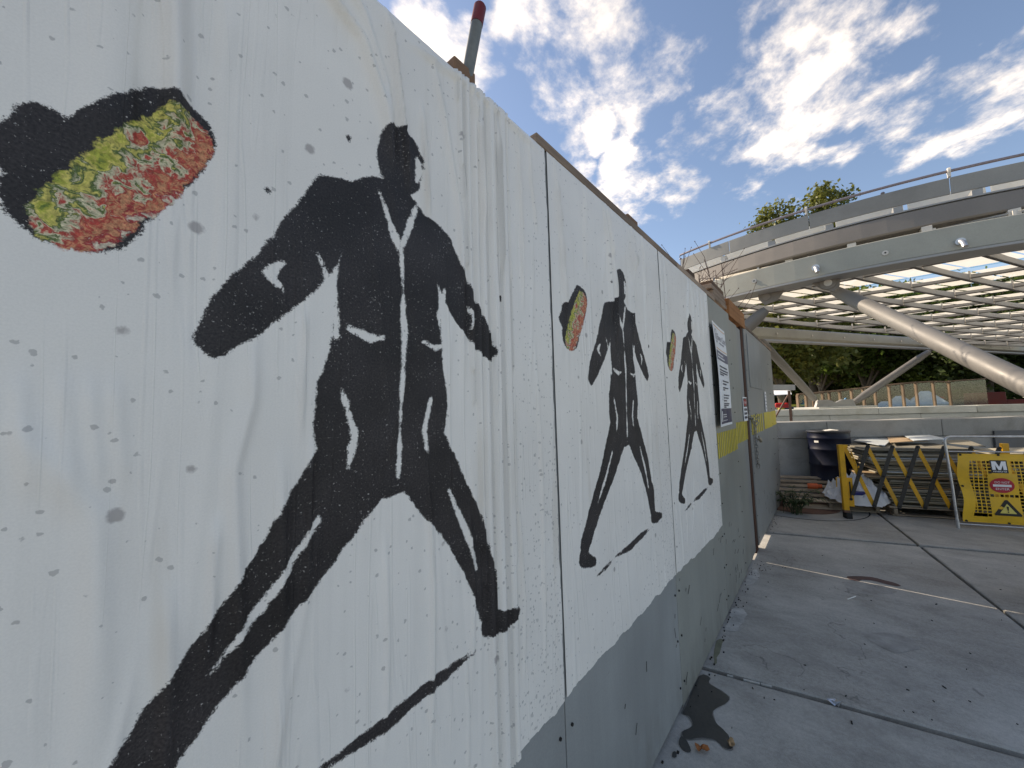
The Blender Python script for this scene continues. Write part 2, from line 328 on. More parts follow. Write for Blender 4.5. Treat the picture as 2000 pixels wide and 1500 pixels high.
def pane_glass(ca=(0.82, 0.745, 0.60, 1), cb=(0.90, 0.86, 0.76, 1)):
    g = G('frosted_canopy_glass'); v = g.coords(); n = g.noise(v, 3, 6, 0.6)
    c = g.mix(g.rng(n, 0.3, 0.7), ca, cb)
    t = g.N.new('ShaderNodeBsdfTranslucent'); g.L.new(c, t.inputs[0])
    d = g.principled(c, 0.25, 0, None, 0.5)
    m = g.N.new('ShaderNodeMixShader'); m.inputs[0].default_value = 0.25; g.L.new(t.outputs[0], m.inputs[1]); g.L.new(d, m.inputs[2])
    tr = g.N.new('ShaderNodeBsdfTransparent'); m2 = g.N.new('ShaderNodeMixShader'); m2.inputs[0].default_value = 0.12
    g.L.new(m.outputs[0], m2.inputs[1]); g.L.new(tr.outputs[0], m2.inputs[2])
    return g.surf(m2.outputs[0])
M['pane'] = pane_glass()
M['pane_white'] = pane_glass((0.86, 0.85, 0.80, 1), (0.92, 0.92, 0.90, 1))
def clear(name, tint, dust, dustcol=(0.5, 0.52, 0.5)):
    g = G(name); v = g.coords(); n = g.noise(v, 4, 6, 0.65, 0.6)
    tr = g.N.new('ShaderNodeBsdfTransparent'); tr.inputs[0].default_value = tuple(tint) + (1,)
    gl = g.N.new('ShaderNodeBsdfGlossy'); gl.inputs['Roughness'].default_value = 0.08
    df = g.N.new('ShaderNodeBsdfDiffuse'); df.inputs[0].default_value = tuple(dustcol) + (1,)
    m = g.N.new('ShaderNodeMixShader'); m.inputs[0].default_value = 0.05; g.L.new(tr.outputs[0], m.inputs[1]); g.L.new(gl.outputs[0], m.inputs[2])
    m2 = g.N.new('ShaderNodeMixShader'); g.L.new(g.rng(n, 0.3, 0.7, dust * 0.4, dust * 1.6), m2.inputs[0]); g.L.new(m.outputs[0], m2.inputs[1]); g.L.new(df.outputs[0], m2.inputs[2])
    return g.surf(m2.outputs[0])
M['plexi'] = clear('smudged_plexiglass', (0.80, 0.84, 0.82), 0.015)
M['clearglass'] = clear('blue_green_clear_glass', (0.62, 0.82, 0.86), 0.10, (0.6, 0.68, 0.7))

# ------------------------------------------------------------------ mesh helpers
class MB:
    def __init__(s): s.v = []; s.f = []
    def add(s, vs, fs):
        b = len(s.v); s.v += [tuple(map(float, p)) for p in vs]; s.f += [tuple(i + b for i in q) for q in fs]; return s
    def box(s, lo, hi):
        x0, y0, z0 = lo; x1, y1, z1 = hi
        return s.add([(x0, y0, z0), (x1, y0, z0), (x1, y1, z0), (x0, y1, z0), (x0, y0, z1), (x1, y0, z1), (x1, y1, z1), (x0, y1, z1)],
                     [(3, 2, 1, 0), (4, 5, 6, 7), (0, 1, 5, 4), (1, 2, 6, 5), (2, 3, 7, 6), (3, 0, 4, 7)])
    def obox(s, c, ax, ay, az):
        """box from a centre and three half-axis vectors"""
        c, ax, ay, az = (np.array(q, float) for q in (c, ax, ay, az)); P = []
        for k in (-1, 1):
            for (i, j) in ((-1, -1), (1, -1), (1, 1), (-1, 1)): P.append(c + i * ax + j * ay + k * az)
        return s.add(P, [(3, 2, 1, 0), (4, 5, 6, 7), (0, 1, 5, 4), (1, 2, 6, 5), (2, 3, 7, 6), (3, 0, 4, 7)])
    def beam(s, p0, p1, w, h, up=(0, 0, 1)):
        p0 = np.array(p0, float); p1 = np.array(p1, float); d = nrm(p1 - p0); sd = nrm(np.cross(d, up)); u = np.cross(sd, d)
        return s.obox((p0 + p1) / 2, (p1 - p0) / 2, sd * w / 2, u * h / 2)
    def tube(s, pts, r, n=12, cap=True):
        pts = [np.array(p, float) for p in pts]; rs = r if isinstance(r, (list, tuple)) else [r] * len(pts)
        b = len(s.v); ref = None
        for i, p in enumerate(pts):
            d = nrm(pts[min(i + 1, len(pts) - 1)] - pts[max(i - 1, 0)])
            if ref is None:
                ref = np.cross(d, (0, 0, 1) if abs(d[2]) < 0.9 else (1, 0, 0)); ref = nrm(ref)
            ref = nrm(ref - d * (ref @ d)); q = np.cross(d, ref)
            for k in range(n):
                a = 2 * math.pi * k / n; s.v.append(tuple(p + rs[i] * (math.cos(a) * ref + math.sin(a) * q)))
        for i in range(len(pts) - 1):
            for k in range(n):
                a = b + i * n + k; c = b + i * n + (k + 1) % n; s.f.append((a, c, c + n, a + n))
        if cap:
            s.f.append(tuple(b + k for k in reversed(range(n)))); s.f.append(tuple(b + (len(pts) - 1) * n + k for k in range(n)))
        return s
    def lathe(s, c, prof, n=32):
        c = np.array(c, float); b = len(s.v)
        for (r, z) in prof:
            for k in range(n):
                a = 2 * math.pi * k / n; s.v.append((c[0] + r * math.cos(a), c[1] + r * math.sin(a), c[2] + z))
        for i in range(len(prof) - 1):
            for k in range(n):
                a = b + i * n + k; d = b + i * n + (k + 1) % n; s.f.append((a, d, d + n, a + n))
        s.f.append(tuple(b + k for k in reversed(range(n)))); s.f.append(tuple(b + (len(prof) - 1) * n + k for k in range(n)))
        return s
    def prism(s, poly, ext):
        """extrude a 3-D polygon by a vector"""
        n = len(poly); e = np.array(ext, float); P = [np.array(p, float) for p in poly]
        return s.add(P + [p + e for p in P], [tuple(reversed(range(n))), tuple(range(n, 2 * n))] + [(i, (i + 1) % n, (i + 1) % n + n, i + n) for i in range(n)])
    def quad(s, a, b, c, d): return s.add([a, b, c, d], [(0, 1, 2, 3)])

WM = {}
def _place(o, c, parent):
    o.location = c; WM[o.name] = Matrix.Translation(c); COL.objects.link(o)
    if parent is not None:
        o.parent = parent; o.matrix_parent_inverse = WM[parent.name].inverted()
def tag(o, label=None, cat=None, group=None, kind=None):
    for k, v in (('label', label), ('category', cat), ('group', group), ('kind', kind)):
        if v: o[k] = v
    return o
def thing(name, loc, label, cat, group=None):
    o = bpy.data.objects.new(name, None); o.empty_display_size = 0.1
    _place(o, tuple(float(q) for q in loc), None); return tag(o, label, cat, group)
def setting(name, loc=(0, 0, 0)):
    o = bpy.data.objects.new(name, None); _place(o, loc, None); o['kind'] = 'structure'; return o
def obj(name, mb, mat, parent=None, label=None, cat=None, group=None, kind=None, smooth=False, bevel=0.0, fixn=True):
    v = np.array(mb.v); lo = v.min(0); hi = v.max(0); c = np.array([(lo[0] + hi[0]) / 2, (lo[1] + hi[1]) / 2, lo[2]])
    me = bpy.data.meshes.new(name); me.from_pydata([tuple(p) for p in v - c], [], mb.f)
    if fixn:
        bm = bmesh.new(); bm.from_mesh(me); bmesh.ops.recalc_face_normals(bm, faces=bm.faces)
        if bevel: bmesh.ops.bevel(bm, geom=[e for e in bm.edges if len(e.link_faces) == 2 and e.calc_face_angle(0) > 0.5], offset=bevel, segments=1, affect='EDGES', clamp_overlap=True)
        bm.to_mesh(me); bm.free()
    me.materials.append(M[mat] if isinstance(mat, str) else mat)
    if smooth:
        me.polygons.foreach_set('use_smooth', [True] * len(me.polygons))
        try: me.set_sharp_from_angle(angle=rad(40))
        except Exception: pass
    o = bpy.data.objects.new(name, me); _place(o, tuple(float(q) for q in c), parent)
    return tag(o, label, cat, group, kind)
def again(src, loc, parent, rot=None, scale=None):
    o = src.copy(); _place(o, tuple(float(q) for q in loc), parent)
    if rot is not None: o.rotation_euler = rot
    if scale is not None: o.scale = scale
    return o

def text_mesh(body, size, extrude=0.0):
    cu = bpy.data.curves.new('txt', 'FONT'); cu.body = body; cu.size = size; cu.align_x = 'LEFT'; cu.extrude = extrude; cu.resolution_u = 3
    o = bpy.data.objects.new('txt', cu); COL.objects.link(o)
    dg = bpy.context.evaluated_depsgraph_get(); me = bpy.data.meshes.new_from_object(o.evaluated_get(dg))
    v = [tuple(p.co) for p in me.vertices]; f = [tuple(p.vertices) for p in me.polygons]
    bpy.data.objects.remove(o); bpy.data.meshes.remove(me); bpy.data.curves.remove(cu)
    return np.array(v), f
def text_on(mb, body, fn, u, v, width=None, size=0.1, bold=0.0):
    """lay flat lettering on a surface: fn(u, v) -> point; (u, v) = lower left"""
    tv, tf = text_mesh(body, size)
    if width: tv[:, 0] *= width / max(tv[:, 0].max(), 1e-6)
    mb.add([fn(u + p[0], v + p[1]) for p in tv], tf)

def vnoise(x, y, z=0.0): return mnoise.noise(Vector((x, y, z)))

# ------------------------------------------------------------------ plaza
plaza = setting('plaza')
gb = MB(); gb.quad((-5, -5, -0.03), (13, -5, -0.03), (13, 13, -0.03), (-5, 13, -0.03))
obj('subbase', gb, 'joint', plaza)
JY = [lambda x: -3.4 + 0.13 * x, lambda x: -0.55 + 0.15 * x, lambda x: 2.447 + 0.18 * x, lambda x: 5.418 + 0.284 * x, lambda x: 8.4 + 0.33 * x]
def JX(k, y): return 1.538 - 0.156 * (y - 4.11) + 3.05 * k
def cross(jy, k):
    y = 4.0
    for _ in range(30): x = JX(k, y); y = jy(x)
    return np.array([JX(k, y), y])
def slab(P, gaps):
    """one concrete slab with rounded arrises and slightly uneven edges; gaps: clearance of each side"""
    mb = MB(); c = sum(P) / 4; Q = []
    for i in range(4):
        a, b = P[i], P[(i + 1) % 4]; n = max(int(np.linalg.norm(b - a) / 0.10), 1); d = nrm(b - a); nn = np.array([-d[1], d[0]])
        if nn @ (c - a) < 0: nn = -nn
        for k in range(n):
            p = a + (b - a) * k / n; w = 0.0 if k == 0 else 0.005 * vnoise(p[0] * 5, p[1] * 5, 3.3)
            Q.append(p + nn * (gaps[i] + w) + (d * gaps[i - 1] if k == 0 else 0))
    Q = [np.array(q) for q in Q]; inner = [q + nrm(c - q) * 0.010 for q in Q]; n = len(Q)
    V = [(q[0], q[1], -0.028) for q in Q] + [(q[0], q[1], -0.006) for q in Q] + [(q[0], q[1], 0) for q in inner]
    F = [(i, (i + 1) % n, n + (i + 1) % n, n + i) for i in range(n)] + [(n + i, n + (i + 1) % n, 2 * n + (i + 1) % n, 2 * n + i) for i in range(n)] + [tuple(range(2 * n, 3 * n))]
    return mb.add(V, F)
GY = [0.012, 0.014, 0.017, 0.034, 0.02]
for r in range(4):
    for k in range(-2, 4):
        obj('paving_slab', slab([cross(JY[r], k), cross(JY[r], k + 1), cross(JY[r + 1], k + 1), cross(JY[r + 1], k)], [GY[r], 0.013, GY[r + 1], 0.013]), 'slab', plaza)
def blob(poly, z, mat, name, sub=3, amp=0.012, fr=9):
    P = [np.array(p[:2], float) for p in poly]; Q = []
    n = len(P)
    for i in range(n):
        p0, p1, p2, p3 = P[i - 1], P[i], P[(i + 1) % n], P[(i + 2) % n]
        for k in range(sub):
            t = k / sub
            q = 0.5 * ((2 * p1) + (p2 - p0) * t + (2 * p0 - 5 * p1 + 4 * p2 - p3) * t * t + (3 * p1 - p0 - 3 * p2 + p3) * t ** 3)
            Q.append(q + amp * np.array([vnoise(q[0] * fr, q[1] * fr, 1), vnoise(q[0] * fr, q[1] * fr, 9)]))
    mb = MB(); mb.add([(q[0], q[1], z) for q in Q], [tuple(range(len(Q)))])
    return obj(name, mb, mat, plaza)
# wet patch at the foot of the hoarding, traced on the ground
PUD = [(1366, 1322), (1387, 1325), (1385, 1335), (1400, 1345), (1424, 1363), (1415, 1376), (1392, 1390), (1398, 1412), (1412, 1425), (1424, 1440), (1430, 1462), (1415, 1462),
       (1398, 1447), (1372, 1443), (1340, 1445), (1332, 1430), (1352, 1418), (1345, 1400), (1333, 1395), (1340, 1380)]
PP = np.array([on_z(*p)[:2] for p in PUD]); PC = PP.mean(0); blob([q + nrm(q - PC) * 0.007 for q in PP], 0.002, 'damp', 'damp_fringe', amp=0.006, fr=30)
blob([on_z(*p) for p in PUD], 0.003, 'wet', 'wet_stain', amp=0.004, fr=14)
blob([on_z(*p) for p in [(1330, 1440), (1340, 1445), (1350, 1468), (1338, 1470), (1326, 1456)]], 0.003, 'wet', 'wet_stain', amp=0.003)
blob([on_z(*p) for p in [(1314, 1470), (1320, 1470), (1321, 1480), (1313, 1480)]], 0.003, 'wet', 'wet_stain', amp=0.002)
blob([on_z(*p) for p in [(1655, 1126), (1700, 1127), (1740, 1137), (1762, 1145), (1738, 1143), (1700, 1134), (1665, 1134)]], 0.003, 'stain_red', 'red_stain', amp=0.02, fr=16)
blob([on_z(*p) for p in [(1690, 1240), (1740, 1240), (1790, 1260), (1770, 1276), (1720, 1266)]], 0.002, 'stain_grey', 'grey_stain', amp=0.06, fr=7)
blob([on_z(*p) for p in [(1640, 1135), (1700, 1140), (1750, 1155), (1700, 1162), (1650, 1150)]], 0.002, 'stain_grey', 'grey_stain', amp=0.06, fr=7)
blob([on_z(*p) for p in [(1432, 1190), (1452, 1190), (1456, 1208), (1440, 1232), (1418, 1230), (1424, 1210)]], 0.003, 'mortar', 'mortar_smear', amp=0.02, fr=20)
blob([on_z(*p) for p in [(1463, 1118), (1478, 1112), (1484, 1124), (1470, 1140), (1455, 1142)]], 0.003, 'mortar', 'mortar_smear', amp=0.02, fr=20)
blob([on_z(*p) for p in [(1392, 1282), (1402, 1252), (1412, 1252), (1404, 1276), (1394, 1300)]], 0.002, 'moss', 'algae_stain', amp=0.015, fr=20)
for k, (p, q) in enumerate((((1452, 1325.5), (1484, 1333.5)), ((1486, 1334), (1507, 1339)), ((1420, 1317), (1432, 1320)))):
    fm = MB(); P = on_z(*p); Q = on_z(*q); fm.beam((P[0], P[1], -0.006), (Q[0], Q[1], -0.006), 0.012, 0.008); obj('joint_filler', fm, 'pale_filler', plaza)
db = MB()
for i in range(105):
    if i < 60: p = on_z(1440 + RNG.normal(0, 25) + 60 * RNG.random(), 1115 + RNG.normal(0, 18))
    else: p = on_z(RNG.uniform(1380, 1990), RNG.uniform(1060, 1460))
    if p[0] < 0.03: continue
    a = RNG.uniform(0, 6.28); l = RNG.uniform(0.002, 0.006) * (1.9 if i > 98 else 1)
    db.obox((p[0], p[1], 0.003), (l * math.cos(a), l * math.sin(a), 0), (-0.3 * l * math.sin(a), 0.3 * l * math.cos(a), 0), (0, 0, 0.002))
for y in RNG.uniform(0.3, 7.0, 110):
    if not 4.4 < y < 5.4:
        p = (abs(RNG.normal(0, 0.04)) + 0.004, y); l = RNG.uniform(0.0012, 0.0045)
        db.obox((p[0], p[1], 0.003), (l, 0, 0), (0, l * 1.4, 0), (0, 0, 0.003))
obj('debris', db, 'dirtbits', kind='stuff', label='tiny dark crumbs of dirt scattered along the foot of the hoarding', cat='debris')
# round cover with its collar
cov = thing('utility_cover', (0.2, 7.05, 0), 'round rust brown cover set in the paving beside the weed', 'cover')
obj('collar', MB().lathe((0.2, 7.05, 0.001), [(0.77, 0.0), (0.77, 0.003), (0.755, 0.004), (0.5, 0.004)], 64), 'concrete_ring', cov)
obj('disc', MB().lathe((0.2, 7.05, 0.004), [(0.485, 0.0), (0.485, 0.010), (0.47, 0.012), (0.40, 0.012), (0.395, 0.009), (0.1, 0.009)], 64), 'rust', cov)
gr = MB()
for k in range(64):
    a = 2 * math.pi * k / 64; b = 2 * math.pi * (k + 1) / 64
    gr.quad(*[(0.2 + r * math.cos(t), 7.05 + r * math.sin(t), 0.0035) for r, t in ((0.770, a), (0.785, a), (0.785, b), (0.770, b))])
obj('groove', gr, 'joint', cov, fixn=False)

# ground beyond the stairwell
pk = MB(); pk.quad((-400, 9.0, -0.012), (400, 9.0, -0.012), (400, 700, -0.012), (-400, 700, -0.012))
obj('street', pk, 'asphalt', kind='structure')
pk = MB(); pk.quad((-300, -300, -0.05), (400, -300, -0.05), (400, 700, -0.05), (-300, 700, -0.05))
obj('ground', pk, 'ground_far', kind='structure')

# ------------------------------------------------------------------ hoarding
hoard = thing('hoarding', (0, 3.5, 0), 'long grey painted plywood site hoarding that carries three white posters', 'hoarding')
SEAM = [(-1.3, -0.11), (-0.105, 0.992), (0.997, 2.050), (2.055, 3.150), (3.155, 3.96), (4.735, 6.745), (6.755, 7.33)]
def panel_face(y0, y1, z0, z1, x1=0.0, th=0.019):
    return MB().box((x1 - th, y0, z0), (x1, y1, z1))
for i, (a, b) in enumerate(SEAM):
    x = (0, 0, 0, 0.0, 0.0, 0.002, -0.004)[i]; z0 = 0.042 if i == 5 else (0.022, 0.025, 0.03, 0.012, 0.018, 0.0, 0.01)[i]
    obj('panel', panel_face(a, b, z0, 2.352, x), 'panel_green' if i in (3, 4) else 'panel', hoard, bevel=0.0015)
dr = obj('door', panel_face(4.395, 4.600, 0.02, 2.30, -0.012), 'panel', hoard, bevel=0.002)
obj('door_leaf', panel_face(3.97, 4.385, 0.02, 2.31, -0.008), 'panel_green', hoard, bevel=0.002)
obj('jamb', MB().box((-0.10, 4.600, 0.0), (-0.006, 4.732, 2.334)).box((-0.101, 4.70, 0.0), (-0.020, 4.80, 2.333)), 'brownpost', hoard, bevel=0.003)  # second box: hidden piece added to stop sun leaking past the panel edge
obj('jamb', MB().box((-0.10, 4.25, 0.0), (-0.032, 4.37, 2.31)), 'brownpost', hoard, bevel=0.003)
obj('stud', MB().box((-0.10, 3.90, 0.0), (-0.032, 4.03, 2.33)), 'brownpost', hoard)  # unseen, added behind the seam to block a stray streak of sun
obj('header', MB().box((-0.10, 3.96, 2.335), (0.012, 4.80, 2.50)), 'plyedge', hoard, bevel=0.003)
for y0, y1 in ((0.945, 2.40), (2.405, 3.40), (4.82, 6.2), (6.205, 7.33)):
    obj('top_rail', MB().box((-0.064, y0, 2.354), (0.005 if y0 > 0.9 else -0.004, y1, 2.390)), 'trim', hoard, bevel=0.003)
for y0, y1 in ((-1.3, 2.0), (2.0, 4.4), (5.32, 7.3)):
    obj('sill_plate', MB().box((-0.11, y0, 0.0), (-0.021, y1, 0.088)), 'dark', hoard, bevel=0.003)
for y in (-0.1, 0.99, 2.05, 3.15, 5.5, 6.75):
    obj('stud', MB().box((-0.11, y - 0.045, 0.09), (-0.021, y + 0.045, 2.35)), 'brownpost', hoard)
for y0, y1 in ((4.9, 5.9),):
    obj('patch_board', MB().box((0.003, y0, 1.70), (0.009, y1, 2.30)), 'panel', hoard, bevel=0.001)
scr = MB()
for i, (a, b) in enumerate(SEAM):
    for y in (a + 0.03, b - 0.03):
        for z in np.arange(0.12, 2.3 if i > 2 else 0.6, 0.22): scr.tube([(-0.002, y, z), (0.005, y, z + 0.0)], 0.005, 6)
obj('screws', scr, 'dark', hoard, kind='stuff')
R = np.random.default_rng(33); sc_ = MB()
for _ in range(70):
    y = R.uniform(1.0, 7.2); zz_ = R.uniform(0.10, 0.62); l = R.uniform(0.006, 0.03); w = R.uniform(0.0008, 0.002); a = R.normal(0.9, 0.5)
    if abs(y - 4.4) < 0.5: continue
    sc_.obox((0.0026, y, zz_), (0.0004, 0, 0), (0, l * math.cos(a), l * math.sin(a)), (0, -w * math.sin(a), w * math.cos(a)))
obj('scuffs', sc_, 'dirtbits', hoard, kind='stuff')
# yellow painted stripes
n = 12
st0 = None
def stripe(y, z0, z1, w, x=0.0015):
    return obj('yellow_stripe', MB().box((x, y - w / 2, z0), (x + 0.003, y + w / 2, z1)), 'yellowpaint', hoard)
for i in range(12): stripe(3.19 + i * 0.0655, 1.108 + 0.002 * (i % 3), 1.298 - 0.002 * (i % 2), 0.030)
for i in range(9): stripe(4.01 + i * 0.073, 1.15 + 0.003 * (i % 2), 1.345 - 0.002 * (i % 3), 0.034, 0.0015 - (0.008 if i < 6 else 0.012))
for i in range(6): stripe(4.86 + i * 0.16, 1.18, 1.392 + 0.003 * (i % 2), 0.085, 0.0035)
stripe(6.28, 1.185, 1.40, 0.86, 0.0035); stripe(7.04, 1.19, 1.405, 0.54, -0.0025)

# timber on and behind the hoarding top
for k, (y, z, ln) in enumerate(((1.79, 2.392, 0.12), (2.80, 2.392, 0.15))):
    obj('timber_block', MB().box((-0.15, y - ln / 2, z), (-0.02 + 0.01 * k, y + ln / 2, z + 0.05)), 'lumber', label=('brown timber block on the hoarding top against the sky', 'brown timber block on the hoarding top under the canopy fascia')[k], cat='timber', bevel=0.003)
for k in range(4):
    o = obj('plank', MB().box((-0.13 + 0.006 * (k % 2), 3.42 + 0.05 * (k % 2), 2.392 + k * 0.042), (-0.008 - 0.004 * k, 3.955 - 0.01 * k, 2.392 + k * 0.042 + 0.038)), 'trim' if k < 3 else 'lumber',
        label='%s brown plank of the small pile on the hoarding top' % ('lowest', 'second lowest', 'second highest', 'topmost')[k], cat='plank', group='planks piled on the hoarding top', bevel=0.003)
pp = thing('scaffold_pipe', (-0.06, 0.70, 2.3), 'grey pipe with a dark red painted tip rising above the hoarding', 'pipe')
P0 = np.array(on_x(905, 190, -0.055)); P1 = np.array(on_x(931, 48, -0.02)); P2 = P1 + (P1 - P0) * 0.30
obj('tube', MB().tube([P0, P1], 0.0165, 16), 'pipe', pp, smooth=True)
P2 = np.array(on_x(938, 12, -0.012)); obj('painted_tip', MB().tube([P1, P1 + (P2 - P1) * 0.93, P2], [0.0175, 0.0175, 0.015], 16), 'redcap', pp, smooth=True)
bw = np.array(on_x(900, 140, -0.06)); obj('bracket_block', MB().box((-0.10, bw[1] - 0.05, 2.35), (-0.03, bw[1] + 0.028, 2.44)), 'lumber', pp, bevel=0.003)

# ------------------------------------------------------------------ posters
ART_DARK = [  # a plain stencilled pedestrian in a long coat, mid stride, in poster coordinates (across, height): polylines with radii
    [(0.560, 2.012, .046), (0.566, 2.052, .047)], [(0.556, 1.965, .030), (0.552, 1.93, .040)],
    [(0.545, 1.875, .092), (0.548, 1.76, .100), (0.546, 1.64, .108), (0.540, 1.52, .128), (0.535, 1.485, .125)], [(0.452, 1.885, .042), (0.545, 1.905, .046), (0.640, 1.885, .042)],
    [(0.450, 1.87, .046), (0.395, 1.75, .042), (0.335, 1.655, .034), (0.312, 1.615, .022)], [(0.645, 1.87, .044), (0.700, 1.755, .040), (0.752, 1.680, .032), (0.768, 1.655, .021)],
    [(0.490, 1.42, .075), (0.395, 1.27, .050), (0.300, 1.145, .036), (0.235, 1.050, .030)], [(0.222, 1.015, .026), (0.262, 0.990, .018), (0.285, 0.978, .012)],
    [(0.600, 1.41, .068), (0.690, 1.25, .048), (0.738, 1.11, .035), (0.752, 1.035, .028)], [(0.752, 1.000, .026), (0.800, 0.988, .021), (0.838, 0.984, .013)],
    [(0.430, 1.40, .012), (0.415, 1.36, .004)], [(0.662, 1.40, .014), (0.672, 1.36, .004)],
    [(0.36, 0.945, .003), (0.50, 0.945, .014), (0.62, 0.955, .012), (0.73, 0.962, .003)], [(0.20, 0.925, .003), (0.28, 0.932, .008), (0.34, 0.940, .003)],
    [(0.105, 1.755, .054), (0.145, 1.83, .056), (0.185, 1.895, .048)], [(0.065, 1.80, .028), (0.075, 1.84, .020)],
    [(0.30, 1.86, .006), (0.30, 1.861, .006)], [(0.84, 1.80, .007), (0.84, 1.801, .007)], [(0.43, 2.02, .006), (0.43, 2.021, .006)]]
ART_CUT = [[(0.520, 1.945, .003), (0.548, 1.865, .008), (0.556, 1.84, .003)], [(0.592, 1.945, .003), (0.572, 1.88, .008), (0.560, 1.84, .003)], [(0.562, 1.83, .004), (0.566, 1.66, .005), (0.556, 1.47, .003), (0.552, 1.38, .006)],
    [(0.470, 1.66, .003), (0.505, 1.645, .007), (0.525, 1.65, .003)], [(0.605, 1.655, .003), (0.630, 1.645, .006), (0.645, 1.65, .003)], [(0.425, 1.78, .003), (0.448, 1.72, .007), (0.452, 1.64, .003)],
    [(0.655, 1.78, .003), (0.640, 1.72, .006), (0.645, 1.67, .002)], [(0.385, 1.70, .002), (0.365, 1.725, .007), (0.380, 1.75, .002)], [(0.715, 1.70, .002), (0.725, 1.735, .006), (0.712, 1.755, .002)],
    [(0.430, 1.335, .003), (0.375, 1.245, .008), (0.315, 1.165, .003)], [(0.655, 1.335, .003), (0.695, 1.24, .007), (0.722, 1.14, .003)], [(0.596, 2.060, .004), (0.600, 2.035, .009), (0.594, 2.008, .004)],
    [(0.46, 1.545, .003), (0.480, 1.47, .008), (0.470, 1.41, .003)], [(0.62, 1.535, .003), (0.605, 1.47, .007), (0.612, 1.42, .003)]]
WIDE = lambda st: [(0.535 + (u - 0.555) * 1.22, z, r * 1.12) for u, z, r in st]
ART_DARK = [WIDE(st) if i < 12 else st for i, st in enumerate(ART_DARK)]; ART_CUT = [WIDE(st) for st in ART_CUT]
ART_DABS = [[(0.105, 1.735, .036), (0.15, 1.81, .041), (0.195, 1.89, .035)]]
def sdf(strokes, U, Zc):
    D = np.full(U.shape, 9.0)
    for st in strokes:
        for (a, b) in zip(st[:-1], st[1:]):
            d = np.array([b[0] - a[0], b[1] - a[1]]); L2 = max(d @ d, 1e-9)
            t = np.clip(((U - a[0]) * d[0] + (Zc - a[1]) * d[1]) / L2, 0, 1)
            D = np.minimum(D, np.hypot(U - a[0] - t * d[0], Zc - a[1] - t * d[1]) - (a[2] + t * (b[2] - a[2])))
    return D
def poster_material():
    g = G('pasted_paper_print'); uvn = g.attr('uvp').outputs['Vector']
    ink = g.attr('ink').outputs['Fac']; dab = g.attr('dab').outputs['Fac']
    def vscale(vec, s):
        m = g.N.new('ShaderNodeMapping'); g.L.new(vec, m.inputs[0]); m.inputs['Scale'].default_value = s; return m.outputs[0]
    sp = g.N.new('ShaderNodeSeparateXYZ'); g.L.new(uvn, sp.inputs[0]); U, Vv = sp.outputs[0], sp.outputs[1]
    paper0 = (0.825, 0.795, 0.745, 1)
    n0 = g.noise(uvn, 2.6, 5, 0.6); nst = g.noise(vscale(uvn, (22, 1.2, 1)), 1.0, 5, 0.6); nf = g.noise(uvn, 420, 3)
    k = g.math('ADD', g.rng(n0, 0.3, 0.7, 0.95, 1.04), g.rng(nst, 0.55, 0.75, 0.0, -0.055))
    k = g.math('ADD', k, g.rng(nf, 0.3, 0.7, -0.035, 0.035))
    col = g.mul(paper0, k)
    warm = g.noise(vscale(uvn, (9, 0.9, 1)), 1.3, 4, 0.5)
    col = g.mix(g.math('MULTIPLY', g.rng(warm, 0.60, 0.74, smooth=True), 0.35), col, (0.60, 0.54, 0.45, 1))
    # printed grey spray speckle, thickening towards the lower right corner
    dens = g.rng(g.math('ADD', g.math('MULTIPLY', U, 1.0), g.math('MULTIPLY', Vv, -0.30)), 0.30, 0.82, 0.0, 1.0)
    warp = g.N.new('ShaderNodeVectorMath'); warp.operation = 'ADD'
    nn = g.N.new('ShaderNodeTexNoise'); g.L.new(uvn, nn.inputs['Vector']); nn.inputs['Scale'].default_value = 180; nn.inputs['Detail'].default_value = 2
    sc = g.N.new('ShaderNodeVectorMath'); sc.operation = 'SCALE'; g.L.new(nn.outputs['Color'], sc.inputs[0]); sc.inputs['Scale'].default_value = 0.006
    g.L.new(uvn, warp.inputs[0]); g.L.new(sc.outputs[0], warp.inputs[1]); wv = warp.outputs[0]
    def spots(scale, rmin, rmax, prob, strength, colr, colin, gate=None):
        v = g.vor(wv, scale); sepc = g.N.new('ShaderNodeSeparateColor'); g.L.new(v.outputs['Color'], sepc.inputs[0])
        pr = prob if gate is None else g.math('ADD', g.math('MULTIPLY', gate, gate_amt), prob)
        on = g.math('LESS_THAN', sepc.outputs[0], pr)
        r = g.rng(sepc.outputs[1], 0, 1, rmin, rmax)
        e = g.rng(g.math('SUBTRACT', r, v.outputs['Distance']), -0.02, 0.03)
        return g.mix(g.math('MULTIPLY', g.math('MULTIPLY', on, e), strength), colin, colr)
    gate_amt = 0.75
    col = spots(62, 0.05, 0.20, 0.28, 0.62, (0.36, 0.345, 0.335, 1), col)
    col = spots(84, 0.08, 0.34, 0.10, 0.60, (0.36, 0.35, 0.34, 1), col, dens)
    gate_amt = 0.9
    col = spots(58, 0.08, 0.32, 0.0, 0.55, (0.38, 0.37, 0.36, 1), col, g.rng(dens, 0.35, 1.0))
    col = spots(14, 0.06, 0.17, 0.16, 0.75, (0.34, 0.31, 0.30, 1), col)
    # black brush work with a rough, sprayed edge
    e1 = g.noise(uvn, 60, 6, 0.72); e2 = g.noise(uvn, 11, 4, 0.6); e3 = g.noise(uvn, 330, 3, 0.8)
    ed = g.math('ADD', g.math('ADD', g.math('MULTIPLY', g.math('SUBTRACT', e1, 0.5), 0.014), g.math('MULTIPLY', g.math('SUBTRACT', e2, 0.5), 0.020)), g.math('MULTIPLY', g.math('SUBTRACT', e3, 0.5), 0.014))
    di = g.math('ADD', ink, ed)
    mi = g.rng(di, -0.0012, 0.0012, 1.0, 0.0)
    fl = g.noise(vscale(uvn, (1, 1, 1)), 210, 4, 0.75); fl2 = g.noise(uvn, 16, 3)
